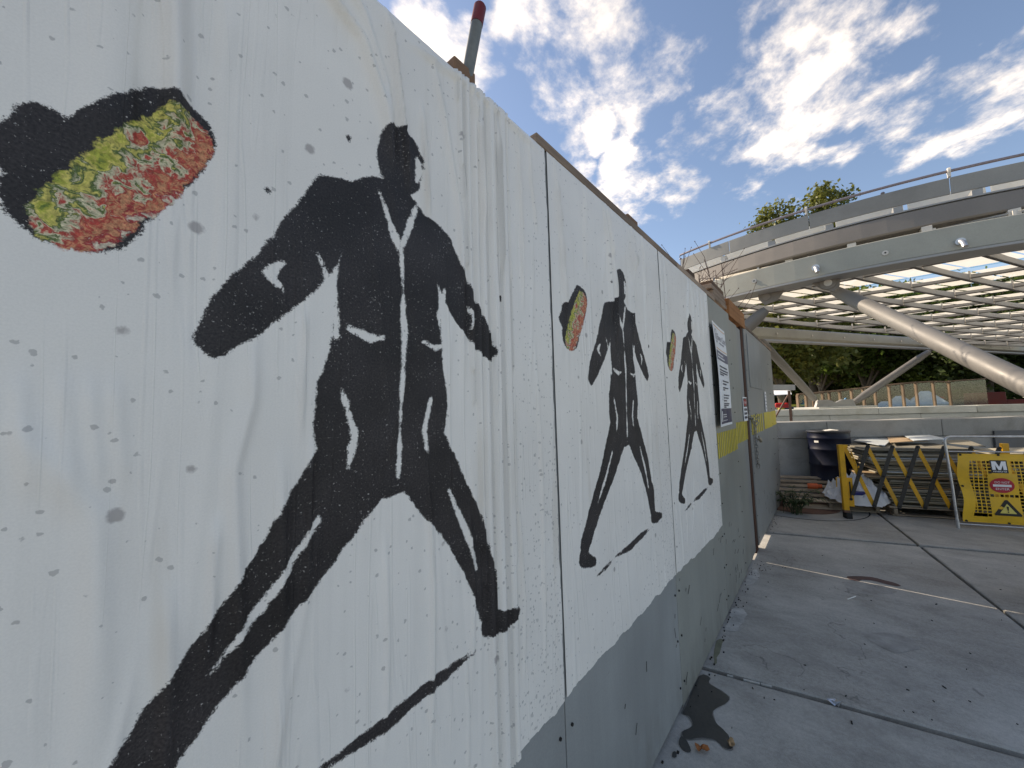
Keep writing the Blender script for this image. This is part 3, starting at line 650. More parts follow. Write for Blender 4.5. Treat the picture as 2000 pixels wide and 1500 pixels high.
    fleck = g.math('GREATER_THAN', g.math('ADD', fl, g.math('MULTIPLY', fl2, 0.20)), 0.755)
    tone = g.noise(uvn, 300, 3); tl = g.noise(uvn, 5, 4)
    inkc = g.mul((0.021, 0.018, 0.0185), g.math('MULTIPLY', g.rng(tone, 0.3, 0.7, 0.55, 1.6), g.rng(tl, 0.3, 0.7, 0.65, 1.9)))
    inkc = g.mix(g.math('MULTIPLY', fleck, 0.8), inkc, (0.62, 0.60, 0.57, 1))
    col = g.mix(mi, col, inkc)
    # cluster of coloured paint dabs
    dd = g.math('ADD', dab, g.math('MULTIPLY', g.math('SUBTRACT', e1, 0.5), 0.030)); md = g.rng(dd, -0.0015, 0.0015, 1.0, 0.0)
    wv2 = g.N.new('ShaderNodeVectorMath'); wv2.operation = 'ADD'; sc2 = g.N.new('ShaderNodeVectorMath'); sc2.operation = 'SCALE'; sc2.inputs['Scale'].default_value = 0.03
    nn2 = g.N.new('ShaderNodeTexNoise'); g.L.new(uvn, nn2.inputs['Vector']); nn2.inputs['Scale'].default_value = 55; nn2.inputs['Detail'].default_value = 4
    g.L.new(nn2.outputs['Color'], sc2.inputs[0]); g.L.new(uvn, wv2.inputs[0]); g.L.new(sc2.outputs[0], wv2.inputs[1])
    cn = g.noise(wv2.outputs[0], 38, 5, 0.62, 0.6)
    side = g.math('SUBTRACT', g.math('SUBTRACT', Vv, 1.80), g.math('MULTIPLY', g.math('SUBTRACT', U, 0.150), 1.72))   # one flank greener, the other redder
    hv = g.math('ADD', g.rng(cn, 0.24, 0.76), g.math('MULTIPLY', side, -4.5))
    cr = g.N.new('ShaderNodeValToRGB'); g.L.new(g.rng(hv, -0.15, 1.15), cr.inputs[0]); cr.color_ramp.interpolation = 'EASE'
    stops = [(0.0, (0.15, 0.22, 0.04)), (0.12, (0.46, 0.47, 0.07)), (0.24, (0.72, 0.62, 0.16)), (0.34, (0.10, 0.16, 0.04)), (0.42, (0.74, 0.66, 0.44)), (0.53, (0.52, 0.06, 0.045)),
             (0.66, (0.70, 0.32, 0.16)), (0.76, (0.44, 0.035, 0.04)), (0.90, (0.76, 0.66, 0.50))]
    els = cr.color_ramp.elements; els[0].position = 0; els[0].color = stops[0][1] + (1,); els[1].position = stops[1][0]; els[1].color = stops[1][1] + (1,)
    for p, c in stops[2:]: e = els.new(p); e.color = c + (1,)
    dk = g.noise(uvn, 170, 4, 0.7)
    dc = g.mul(cr.outputs[0], g.rng(dk, 0.35, 0.65, 0.55, 1.15))
    col = g.mix(md, col, dc)
    fine = g.noise(vscale(uvn, (60, 5, 1)), 1.0, 5, 0.6); crk = g.noise(vscale(uvn, (14, 2.4, 1)), 1.3, 5, 0.55, 0.4)
    r1 = g.noise(vscale(uvn, (8, 0.40, 1)), 1.5, 2, 0.40, 0.0); r2 = g.noise(vscale(uvn, (15, 0.8, 1)), 1.2, 2, 0.45, 0.0); gt = g.noise(uvn, 3.2, 3)
    def crease(r, w): return g.rng(g.math('ABSOLUTE', g.math('SUBTRACT', r, 0.5)), 0.0, w, 1, 0, True)
    cre = g.math('MULTIPLY', g.math('ADD', crease(r1, 0.020), g.math('MULTIPLY', crease(r2, 0.014), 0.6)), g.rng(gt, 0.42, 0.62))
    nm = g.bump(cre, 0.32, 0.005); nm = g.bump(crk, 0.15, 0.007, nm); nm = g.bump(fine, 0.16, 0.0015, nm); nm = g.bump(nf, 0.10, 0.0006, nm)
    rgh = g.math('ADD', g.rng(n0, 0.3, 0.7, 0.33, 0.46), g.math('MULTIPLY', mi, 0.20))
    return g.surf(g.principled(col, rgh, 0, nm, 0.36))
M['poster'] = poster_material()

def ridge(H, Y, Zc, pts, amp, w, side=0.0):
    """a crease along a polyline of (y, z) points; side skews it into a fold"""
    D = np.full(Y.shape, 9.0); Sg = np.zeros(Y.shape); T = np.zeros(Y.shape)
    n = len(pts) - 1
    for i, (a, b) in enumerate(zip(pts[:-1], pts[1:])):
        d = np.array([b[0] - a[0], b[1] - a[1]]); L = np.linalg.norm(d)
        t = np.clip(((Y - a[0]) * d[0] + (Zc - a[1]) * d[1]) / (L * L), 0, 1)
        dx = Y - a[0] - t * d[0]; dz = Zc - a[1] - t * d[1]; q = np.hypot(dx, dz); m = q < D
        D[m] = q[m]; Sg[m] = np.sign(dx[m]); T[m] = ((i + t) / n)[m]
    x = D * Sg / w
    fade = np.clip(np.sin(np.pi * np.clip(T * 0.96 + 0.02, 0, 1)) * 1.6, 0, 1)
    prof = np.exp(-x * x) * (1 + side * np.tanh(x * 2))
    H += 1.5 * amp * fade * prof
def poster(y0, y1, z0f, ridges, seed, label, dy=0.0055, dz=0.011, top_fold=True):
    ny = int((y1 - y0) / dy) + 1; nz = int(1.74 / dz) + 1
    yy = np.linspace(y0, y1, ny); R = np.random.default_rng(seed)
    rag = np.array([0.020 * vnoise(y * 3.0, seed, 0) + 0.010 * vnoise(y * 14.0, seed, 2) + 0.005 * math.floor(3 * vnoise(y * 9.0, seed, 5)) / 1.5 for y in yy])
    ztop = 2.350; zb = z0f(yy) + rag
    t = np.linspace(0, 1, nz)[:, None]; Zg = zb[None, :] * (1 - t) + ztop * t; Yg = np.repeat(yy[None, :], nz, 0)
    ye = np.array([0.004 * vnoise(z * 6, seed, 7) + 0.003 * vnoise(z * 25, seed, 8) for z in Zg[:, -1]])
    edge = np.clip((Yg - (y1 - 0.06)) / 0.06, 0, 1); Yg = Yg + edge * (ye[:, None] - 0.002)
    H = np.zeros(Yg.shape)
    for (pts, amp, w, sd) in ridges: ridge(H, Yg, Zg, pts, amp, w, sd)
    for _ in range(26):                                            # small vertical creases where the paste let go
        y = R.uniform(y0 + 0.02, y1 - 0.02); zt = R.uniform(0.8, 2.35); ln = R.uniform(0.15, 0.7); k = R.normal(0, 0.02)
        ridge(H, Yg, Zg, [(y, zt), (y + k, zt - ln / 2), (y + k * 2 + R.normal(0, 0.01), zt - ln)], R.uniform(0.0008, 0.0024) * R.choice([1, 1, -0.6]), R.uniform(0.004, 0.012), R.uniform(-0.6, 0.6))
    for i in range(nz):
        for j in range(0, ny): pass
    lx = np.array([[0.0012 * vnoise(y * 7, z * 2.2, seed) for y in yy[::4]] for z in np.linspace(0.6, 2.36, 40)])
    zi = np.clip((Zg - 0.6) / 1.76 * 39, 0, 38.999); i0 = zi.astype(int); fr = zi - i0; jj = np.minimum(np.arange(ny) // 4, lx.shape[1] - 1)
    H += lx[i0, jj[None, :]] * (1 - fr) + lx[np.minimum(i0 + 1, 39), jj[None, :]] * fr
    X = 0.0045 + np.maximum(H, -0.0030)
    U = Yg - y0; V = np.stack([X, Yg, Zg], -1).reshape(-1, 3)
    rows = nz
    A1 = sdf(ART_DARK, U, Zg); A1 = np.maximum(A1, -sdf(ART_CUT, U, Zg)); A2 = sdf(ART_DABS, U, Zg)
    UV = np.stack([U, Zg, np.zeros_like(U)], -1).reshape(-1, 3); I = A1.reshape(-1); Dd = A2.reshape(-1)
    if top_fold:                                                   # paper turned over the top edge
        for (xx, zz) in ((0.002, 2.3555), (-0.03, 2.357)):
            row = np.stack([np.full(ny, xx) + (H[-1] * 0.5 if xx > 0 else 0), Yg[-1], np.full(ny, zz)], -1)
            V = np.vstack([V, row]); UV = np.vstack([UV, np.stack([U[-1], np.full(ny, 2.36 - xx * 0.1), np.zeros(ny)], -1)]); I = np.append(I, np.full(ny, 1.0)); Dd = np.append(Dd, np.full(ny, 1.0)); rows += 1
    F = [(i * ny + j, i * ny + j + 1, (i + 1) * ny + j + 1, (i + 1) * ny + j) for i in range(rows - 1) for j in range(ny - 1)]
    c = np.array([0.0, (y0 + y1) / 2, 0.63])
    me = bpy.data.meshes.new('poster'); me.from_pydata([tuple(p) for p in V - c], [], F); me.materials.append(M['poster'])
    a = me.attributes.new('uvp', 'FLOAT_VECTOR', 'POINT'); a.data.foreach_set('vector', (UV + np.array([0, 0, seed * 0.0])).astype(np.float32).ravel())
    a = me.attributes.new('ink', 'FLOAT', 'POINT'); a.data.foreach_set('value', I.astype(np.float32))
    a = me.attributes.new('dab', 'FLOAT', 'POINT'); a.data.foreach_set('value', Dd.astype(np.float32))
    me.polygons.foreach_set('use_smooth', [True] * len(me.polygons))
    o = bpy.data.objects.new('poster', me); _place(o, tuple(c), None)
    return tag(o, label, 'poster', 'white posters pasted along the hoarding')
R1 = [([(0.071, 2.34), (0.074, 2.075), (0.079, 1.99), (0.082, 1.86)], 0.012, 0.018, 0.7), ([(0.02, 2.3), (0.035, 2.0), (0.03, 1.8)], 0.006, 0.03, 0),
      ([(0.22, 2.35), (0.292, 2.27), (0.351, 2.236), (0.395, 2.136), (0.424, 2.0)], 0.010, 0.013, 0.5), ([(0.30, 2.352), (0.36, 2.30), (0.41, 2.18), (0.43, 2.05)], 0.007, 0.010, -0.4),
      ([(0.408, 2.352), (0.42, 2.289), (0.437, 2.163), (0.449, 2.078), (0.46, 1.98)], 0.011, 0.006, 0.6), ([(0.496, 2.2), (0.505, 2.08), (0.515, 1.93)], 0.006, 0.005, 0.5),
      ([(0.645, 2.352), (0.676, 2.231), (0.68, 2.065), (0.682, 1.95)], 0.007, 0.007, 0.6), ([(0.745, 2.352), (0.753, 2.171), (0.752, 1.966), (0.75, 1.86)], 0.008, 0.005, -0.6),
      ([(0.90, 2.352), (0.905, 2.2), (0.93, 2.05)], 0.005, 0.005, 0.5), ([(0.45, 2.32), (0.60, 2.335), (0.80, 2.335), (0.95, 2.33)], 0.006, 0.008, 0.8),
      ([(0.256, 1.68), (0.254, 1.60), (0.251, 1.47)], 0.0045, 0.004, 0.6), ([(0.270, 1.46), (0.268, 1.35), (0.263, 1.20)], 0.0045, 0.005, -0.6),
      ([(-0.03, 1.52), (0.0, 1.46), (0.036, 1.40), (0.046, 1.28), (0.053, 1.05)], 0.0045, 0.018, -0.5), ([(0.145, 1.37), (0.142, 1.28), (0.136, 1.17)], 0.005, 0.006, 0.5),
      ([(0.182, 1.66), (0.181, 1.53), (0.160, 1.43), (0.17, 1.25), (0.182, 1.02)], 0.005, 0.010, 0.4), ([(0.40, 1.28), (0.405, 1.1), (0.40, 0.9)], 0.004, 0.006, 0.5),
      ([(0.62, 1.3), (0.63, 1.1), (0.62, 0.9)], 0.004, 0.005, -0.5), ([(0.80, 1.25), (0.81, 1.0), (0.80, 0.8)], 0.004, 0.005, 0.5), ([(0.60, 0.98), (0.605, 0.85), (0.60, 0.72)], 0.004, 0.004, 0.5)]
R1 += [([(0.05, 2.352), (0.055, 2.15), (0.06, 1.92), (0.07, 1.75)], -0.006, 0.022, 0.2), ([(0.105, 2.352), (0.11, 2.1), (0.115, 1.8), (0.11, 1.6)], -0.006, 0.016, 0.3), ([(0.52, 2.352), (0.56, 2.2), (0.60, 2.0), (0.61, 1.8)], 0.005, 0.010, 0.6),
       ([(0.84, 2.352), (0.85, 2.1), (0.845, 1.8)], 0.006, 0.006, 0.6), ([(0.10, 1.30), (0.105, 1.15), (0.10, 1.0)], 0.006, 0.010, -0.5), ([(0.22, 1.45), (0.225, 1.2), (0.22, 0.95)], 0.005, 0.012, 0.5), ([(0.50, 1.40), (0.51, 1.15), (0.50, 0.8)], 0.005, 0.007, 0.6), ([(0.90, 1.7), (0.91, 1.3), (0.90, 0.8)], 0.005, 0.006, -0.6)]
for yq in (-0.075, -0.055, -0.03, 0.0, 0.02, 0.04): R1.append(([(yq, 1.56), (yq + 0.006, 1.49), (yq + 0.014, 1.42)], 0.0028, 0.008, 0.3))
poster(-0.10, 0.990, lambda y: 0.632 + 0.02 * y, R1, 3, 'nearest white poster, a large black walking figure and coloured dabs filling the left foreground', dy=0.0042, dz=0.009)
def drips(y0, y1, seed, n):
    R = np.random.default_rng(seed); out = []
    for _ in range(n):
        y = R.uniform(y0 + 0.03, y1 - 0.03); ln = R.uniform(0.2, 0.6); k = R.normal(0, 0.03)
        out.append(([(y, 2.352), (y + k * 0.6, 2.352 - ln * 0.4), (y + k, 2.352 - ln * 0.75), (y + k, 2.352 - ln)], R.uniform(0.005, 0.010), R.uniform(0.005, 0.010), R.uniform(-0.7, 0.7)))
    return out
poster(0.999, 2.049, lambda y: 0.655 + 0 * y, drips(1.0, 2.05, 5, 13), 11, 'middle white poster with a smaller black walking figure, between the nearest and farthest posters', dy=0.007)
poster(2.056, 3.135, lambda y: 0.65 - 0.02 * (y - 2), drips(2.06, 3.13, 6, 8), 17, 'farthest white poster, the narrowest looking, beside the hanging notice', dy=0.008)

# ------------------------------------------------------------------ notices
def notice_surface(u, v, off=0.0):
    """u across 0..0.56, v up 0..0.80; the board has sprung off the wall along its left edge"""
    s = u / 0.56; t = v / 0.80
    x = 0.010 + 0.026 * (1 - s) ** 1.5 + 0.014 * math.sin(math.pi * t) * (1 - 0.5 * s) - 0.012 * (t - 0.5) + off
    return (x, 3.135 + u, 1.345 + v)
nt = thing('elevator_notice', (0.03, 3.42, 1.345), 'tall white notice with navy foot, headed elevator closed, sprung off the hoarding', 'notice')
nb = MB(); NU, NV = 10, 14; V = []; F = []
for k, off in enumerate((0.0, -0.004)):
    for j in range(NV + 1):
        for i in range(NU + 1): V.append(notice_surface(0.56 * i / NU, 0.80 * j / NV, off))
n1 = (NU + 1) * (NV + 1); q = lambda i, j, k: k * n1 + j * (NU + 1) + i
for j in range(NV):
    for i in range(NU): F.append((q(i, j, 0), q(i + 1, j, 0), q(i + 1, j + 1, 0), q(i, j + 1, 0))); F.append((q(i, j, 1), q(i, j + 1, 1), q(i + 1, j + 1, 1), q(i + 1, j, 1)))
for j in range(NV): F += [(q(0, j, 0), q(0, j + 1, 0), q(0, j + 1, 1), q(0, j, 1)), (q(NU, j, 0), q(NU, j, 1), q(NU, j + 1, 1), q(NU, j + 1, 0))]
for i in range(NU): F += [(q(i, 0, 0), q(i, 0, 1), q(i + 1, 0, 1), q(i + 1, 0, 0)), (q(i, NV, 0), q(i + 1, NV, 0), q(i + 1, NV, 1), q(i, NV, 1))]
obj('board', nb.add(V, F), 'white', nt, smooth=True)
def flat(u0, v0, u1, v1, off, fn, nu=6, nv=2):
    mb = MB(); V = [fn(u0 + (u1 - u0) * i / nu, v0 + (v1 - v0) * j / nv, off) for j in range(nv + 1) for i in range(nu + 1)]
    return mb.add(V, [(j * (nu + 1) + i, j * (nu + 1) + i + 1, (j + 1) * (nu + 1) + i + 1, (j + 1) * (nu + 1) + i) for j in range(nv) for i in range(nu)])
obj('navy_foot', flat(0.012, 0.020, 0.548, 0.135, 0.0012, notice_surface), 'navy', nt, fixn=False)
obj('slate_band', flat(0.0, 0.508, 0.56, 0.580, 0.0012, notice_surface), 'slate', nt, fixn=False)
for v in (0.770, 0.594): obj('orange_rule', flat(0.02, v, 0.54, v + 0.006, 0.0012, notice_surface), 'orangeline', nt, fixn=False)
fn = lambda u, v: notice_surface(u, v, 0.002)
tx = MB(); text_on(tx, 'Elevator Closed', fn, 0.135, 0.672, 0.40, 0.075)
obj('heading', tx, 'textink', nt, fixn=False)
ic = MB()
for k in range(20):
    a = 2 * math.pi * k / 20; b = 2 * math.pi * (k + 1) / 20
    ic.add([fn(0.075 + r * math.cos(t) * 0.9, 0.695 + r * math.sin(t)) for r, t in ((0.048, a), (0.056, a), (0.056, b), (0.048, b))], [(0, 1, 2, 3)])
ic.add([fn(u, v) for u, v in ((0.067, 0.668), (0.083, 0.668), (0.083, 0.715), (0.067, 0.715))], [(0, 1, 2, 3)])
obj('round_symbol', ic, 'slate', nt, fixn=False)
R = np.random.default_rng(2)
def lines(mb, rows, u0, h, off=0.002, surf=None):
    for (v, w) in rows:
        u = u0; end = u0 + w
        while u < end - 0.01:
            l = min(R.uniform(0.014, 0.05), end - u); mb.add([surf(u, v, off), surf(u + l, v, off), surf(u + l, v + h, off), surf(u, v + h, off)], [(0, 1, 2, 3)]); u += l + 0.007
tl = MB(); lines(tl, [(0.645, 0.25)], 0.19, 0.012, surf=notice_surface); obj('subheading', tl, 'greyink', nt, fixn=False)
tl = MB(); lines(tl, [(0.547, 0.30), (0.523, 0.36)], 0.03, 0.013, surf=notice_surface); obj('band_lettering', tl, 'white', nt, fixn=False)
tl = MB(); lines(tl, [(0.455, 0.42), (0.428, 0.44), (0.408, 0.40), (0.392, 0.20)], 0.07, 0.011, surf=notice_surface)
lines(tl, [(0.345, 0.33), (0.322, 0.20), (0.292, 0.27), (0.276, 0.10)], 0.18, 0.011, surf=notice_surface)
lines(tl, [(0.235, 0.30), (0.213, 0.26), (0.191, 0.16), (0.168, 0.28), (0.154, 0.24), (0.140, 0.12)], 0.18, 0.010, surf=notice_surface)
text_on(tl, '1', fn, 0.105, 0.318, None, 0.05); text_on(tl, '2', fn, 0.10, 0.200, None, 0.05)
obj('body_lettering', tl, 'textink', nt, fixn=False, kind='stuff')
tl = MB(); lines(tl, [(0.085, 0.20), (0.068, 0.19), (0.040, 0.24)], 0.10, 0.006, 0.0025, notice_surface); tl.add([notice_surface(u, v, 0.0025) for u, v in ((0.03, 0.035), (0.075, 0.035), (0.075, 0.115), (0.03, 0.115))], [(0, 1, 2, 3)])
obj('foot_lettering', tl, 'white', nt, fixn=False)

dn = thing('danger_sign', (0.0, 4.54, 1.34), 'small white danger sign with black and red header beside the chain', 'sign')
X0 = -0.004
dsf = lambda u, v, off=0.0: (X0 + 0.002 + off, 4.425 + u, 1.34 + v)
obj('plate', MB().box((X0 - 0.003, 4.425, 1.34), (X0 + 0.002, 4.645, 1.585)), 'white', dn, bevel=0.001)
obj('black_header', flat(0.012, 0.145, 0.208, 0.233, 0.0008, dsf), 'black', dn, fixn=False)
ov = MB(); ov.add([dsf(0.11 + 0.088 * math.cos(t), 0.189 + 0.036 * math.sin(t), 0.0014) for t in np.linspace(0, 2 * math.pi, 28, endpoint=False)], [tuple(range(28))]); obj('red_oval', ov, 'red', dn, fixn=False)
tl = MB(); text_on(tl, 'DANGER', lambda u, v: dsf(u, v, 0.002), 0.045, 0.176, 0.13, 0.036); obj('header_lettering', tl, 'white', dn, fixn=False)
tl = MB(); lines(tl, [(0.105, 0.17), (0.065, 0.17), (0.025, 0.16)], 0.025, 0.024, 0.0012, dsf); obj('lower_lettering', tl, 'textink', dn, fixn=False)

ns = thing('narrow_sign', (0.012, 6.1, 1.41), 'narrow pale paper strip notice high on the far hoarding panel', 'sign')
nsf = lambda u, v, off=0.0: (0.012 + off, 6.02 + u, 1.41 + v)
obj('strip', MB().box((0.009, 6.02, 1.41), (0.012, 6.18, 1.675)), 'white', ns)
tl = MB(); lines(tl, [(0.04 + 0.045 * k, 0.11) for k in range(5)], 0.025, 0.014, 0.001, nsf); obj('lettering', tl, 'greyink', ns, fixn=False, kind='stuff')

# ------------------------------------------------------------------ chain and padlock
ch = thing('chain', (0.02, 4.95, 1.36), 'galvanised chain hanging down the hoarding seam by the danger sign', 'chain')
def link_mesh():
    mb = MB(); pts = []
    for k in range(16):
        a = 2 * math.pi * k / 16; pts.append((0.0, 0.013 * math.cos(a), 0.013 * math.sin(a) + (0.014 if math.sin(a) > 0 else -0.014)))
    pts.append(pts[0]); mb.tube(pts, 0.0042, 6, cap=False); return mb
path = [(0.004, 4.70, 1.385), (0.02, 4.80, 1.345), (0.026, 4.86, 1.29), (0.022, 4.88, 1.20), (0.022, 4.90, 1.05), (0.020, 4.93, 0.90), (0.020, 4.95, 0.79)]
def along(path, s):
    for a, b in zip(path[:-1], path[1:]):
        a = np.array(a); b = np.array(b); L = np.linalg.norm(b - a)
        if s <= L: return a + (b - a) * s / L, nrm(b - a)
        s -= L
    return None
lm = obj('chain_link', link_mesh(), 'chain', ch, smooth=True); base = lm
s = 0.0; k = 0
while True:
    r = along(path, s)
    if r is None: break
    p, d = r; o = base if k == 0 else again(base, (0, 0, 0), ch)
    qx = Vector(-Vector(d)).to_track_quat('Z', 'Y').to_matrix().to_4x4() @ Matrix.Rotation(rad(90 * (k % 2) + 20), 4, 'Z')
    o.location = tuple(p); o.rotation_euler = qx.to_euler(); s += 0.036; k += 1
for j in range(6):
    o = again(base, (0.030 + 0.006 * (j % 2), 4.83 + 0.012 * j, 1.37 - 0.045 * j), ch, rot=(rad(20 * j), rad(30), rad(60 * j)))
pl = thing('padlock', (0.05, 4.96, 1.13), 'small worn padlock hanging from the chain', 'padlock')
pc = np.array((0.045, 4.985, 1.125)); ax = nrm((0.25, 0.75, -0.55)); ay = nrm(np.cross(ax, (1, 0, 0.3))); az = np.cross(ax, ay)
obj('lock_body', MB().obox(pc, ax * 0.036, ay * 0.026, az * 0.013), 'brass', pl, bevel=0.005)
sh = [pc - ax * 0.036 + ay * 0.016, pc - ax * 0.062 + ay * 0.016, pc - ax * 0.074, pc - ax * 0.062 - ay * 0.016, pc - ax * 0.036 - ay * 0.016]
obj('shackle', MB().tube(sh, 0.0045, 8), 'galv', pl, smooth=True)

# ------------------------------------------------------------------ granite parapets
def parapet(name, label, P, D, L0, L1, th, courses, mat, block):
    root = thing(name, (P[0], P[1], 0), label, 'wall'); D = np.array(D); Nn = np.array([-D[1], D[0]])
    for ci, (z0, z1, proud) in enumerate(courses):
        s = L0 + (block * 0.45 if ci % 2 else 0)
        cuts = [L0] + [s + block * (k + 1) * 1.0 for k in range(-1, int((L1 - L0) / block) + 1) if L0 + 0.2 < s + block * (k + 1) < L1 - 0.2] + [L1]
        for a, b in zip(cuts[:-1], cuts[1:]):
            a += 0.003; b -= 0.003; c = np.array(P[:2]) + D * (a + b) / 2 + Nn * (th / 2 - proud)
            obj('granite_block', MB().obox((c[0], c[1], (z0 + z1) / 2), (*(D * (b - a) / 2), 0), (*(Nn * (th / 2 + proud * 0)), 0), (0, 0, (z1 - z0) / 2 - 0.002)), mat, root, bevel=0.006)
    return root
LP = np.array(on_z(1517, 825, 1.2)[:2]); LQ = np.array(on_z(2000, 814, 1.2)[:2]); LD = nrm(LQ - LP)
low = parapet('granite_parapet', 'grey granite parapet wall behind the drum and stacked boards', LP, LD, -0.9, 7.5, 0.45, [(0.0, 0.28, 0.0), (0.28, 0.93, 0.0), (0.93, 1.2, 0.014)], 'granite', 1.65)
UZ = 1.375
UP = np.array(on_z(1547, 800, UZ)[:2]); UQ = np.array(on_z(2000, 789, UZ)[:2]); UD = nrm(UQ - UP)
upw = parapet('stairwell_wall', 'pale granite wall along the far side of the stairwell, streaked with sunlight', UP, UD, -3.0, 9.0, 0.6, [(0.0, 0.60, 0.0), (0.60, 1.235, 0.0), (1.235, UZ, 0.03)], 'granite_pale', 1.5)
pq = np.array(on_z(1940, 850, 1.0)[:2])
# dark plaque set on the near parapet
t = ((np.array([0, 0]) + 1) @ np.array([0, 0])) if False else None
Ln = np.array([-LD[1], LD[0]])
def on_low(px, py):
    d = ray(px, py); N3 = np.array([Ln[0], Ln[1], 0]); P3 = np.array([LP[0], LP[1], 0]); return CAM + d * ((P3 - CAM) @ N3) / (d @ N3)
a = on_low(1936, 841); b = on_low(1938, 868); c3 = on_low(2060, 840)
c = (a + c3) / 2 - np.array([Ln[0], Ln[1], 0]) * 0.03
obj('dark_plaque', MB().obox((c[0], c[1], (a[2] + b[2]) / 2 - 0.1), (*(LD * np.linalg.norm(c3 - a) / 2), 0), (*(Ln * 0.012), 0), (0, 0, (a[2] - b[2]) / 2 + 0.1)), 'granite_dark', low, label='dark stone plaque', bevel=0.004)

# ------------------------------------------------------------------ canopy over the stairwell
can = thing('stairwell_canopy', (1.5, 9, 0), 'curved steel canopy with a glass diamond grid roof on slanted tube struts', 'canopy')
yl = lambda x: 6.47 + 0.085 * (x - 0.95) ** 2
ym = lambda x: 6.62 + 0.095 * (x - 1.1) ** 2
yp = lambda x: 6.82 + 0.085 * (x - 1.0) ** 2
def sweep(fy, x0, x1, z0, z1, depth, n=28, setback=0.0):
    mb = MB(); xs = np.linspace(x0, x1, n); V = []
    for x in xs: V += [(x, fy(x), z0), (x, fy(x) + setback, z1), (x, fy(x) + depth + setback, z1), (x, fy(x) + depth, z0)]
    F = [(i * 4 + k, i * 4 + (k + 1) % 4, (i + 1) * 4 + (k + 1) % 4, (i + 1) * 4 + k) for i in range(n - 1) for k in range(4)] + [(3, 2, 1, 0), tuple((n - 1) * 4 + k for k in range(4))]
    return mb.add(V, F)
obj('edge_beam', sweep(yl, -1.25, 5.2, 3.20, 3.50, 0.30), 'steel_green', can, bevel=0.01)
obj('edge_beam_flange', sweep(lambda x: yl(x) - 0.015, -1.25, 5.2, 3.170, 3.197, 0.33), 'steel_rib', can)
obj('gutter_beam', sweep(ym, -1.25, 5.2, 3.60, 3.85, 0.26, setback=0.05), 'steel_tan', can, bevel=0.02)
obj('gutter_lip', sweep(lambda x: ym(x) + 0.045, -1.25, 5.2, 3.854, 3.872, 0.10), 'steel_rib', can)
xs = [-1.25, -0.42, 0.62, 1.98, 3.4, 5.2]
for a, b in zip(xs[:-1], xs[1:]): obj('fascia_plate', sweep(yp, a + 0.004, b - 0.004, 4.005, 4.205, 0.02, 8, setback=-0.02), 'steel_grey', can, bevel=0.003)
for a in np.arange(-1.25, 5.0, 0.72):
    obj('clerestory_pane', sweep(lambda x: yp(x) + 0.16, a, a + 0.68, 3.83, 4.12, 0.008, 5, setback=0.06), 'pane_white', can)
for x in np.arange(-1.25, 5.1, 0.68):
    obj('bracket', MB().box((x, yp(x) + 0.02, 3.875), (x + 0.09, yp(x) + 0.16, 4.003)), 'lug' if int(x * 3) % 2 else 'steel_rib', can, bevel=0.004)
    obj('bracket', MB().box((x + 0.2, ym(x) + 0.02, 3.50), (x + 0.29, ym(x) + 0.22, 3.60)), 'lug', can, bevel=0.004)
rail = [(x, yp(x) - 0.02, 4.285) for x in np.linspace(-1.25, 5.1, 40)]
obj('safety_rail', MB().tube(rail, 0.017, 10), 'rail', can, smooth=True)
for x in (-0.72, 0.60, 1.98, 3.3):
    ring = obj('rail_lug', MB().box((x - 0.012, yp(x) - 0.045, 4.21), (x + 0.012, yp(x) + 0.010, 4.30)).tube([(x - 0.013, yp(x) - 0.02, 4.285), (x + 0.013, yp(x) - 0.02, 4.285)], 0.042, 16), 'lug', can, bevel=0.002)
for x in np.arange(-1.25, 5.0, 0.66):
    if min(abs(x - q) for q in (-0.72, 0.60, 1.98)) > 0.15:
        obj('cap_bolt', MB().lathe((x, yp(x) - 0.005, 4.215), [(0.022, 0), (0.022, 0.008), (0.012, 0.02), (0.002, 0.022)], 12), 'rail', can, smooth=True)
for (px, py) in ((1593, 523), (1876, 472)):
    p = on_y(px, py, 6.5); p = on_y(px, py, yl(p[0]) - 0.02)
    f = obj('light_fitting', MB().tube([(p[0], p[1] + 0.02, p[2]), (p[0], p[1] - 0.012, p[2])], 0.042, 18), 'galv', can, smooth=True)
    obj('barrel', MB().tube([(p[0], p[1] - 0.01, p[2]), (p[0] + 0.01, p[1] - 0.05, p[2] - 0.03), (p[0] + 0.016, p[1] - 0.07, p[2] - 0.085)], 0.026, 16), 'galv', f, smooth=True)
for (px, py) in ((1473, 549), (1729, 494)):
    p = on_y(px, py, 6.5); p = on_y(px, py, yl(p[0]) - 0.006)
    f = obj('cover_disc', MB().tube([(p[0], p[1] + 0.006, p[2]), (p[0], p[1] - 0.006, p[2])], 0.030, 20), 'lug', can, smooth=True)
    obj('centre_bolt', MB().tube([(p[0], p[1] - 0.006, p[2]), (p[0], p[1] - 0.014, p[2])], 0.009, 8), 'dark', f)
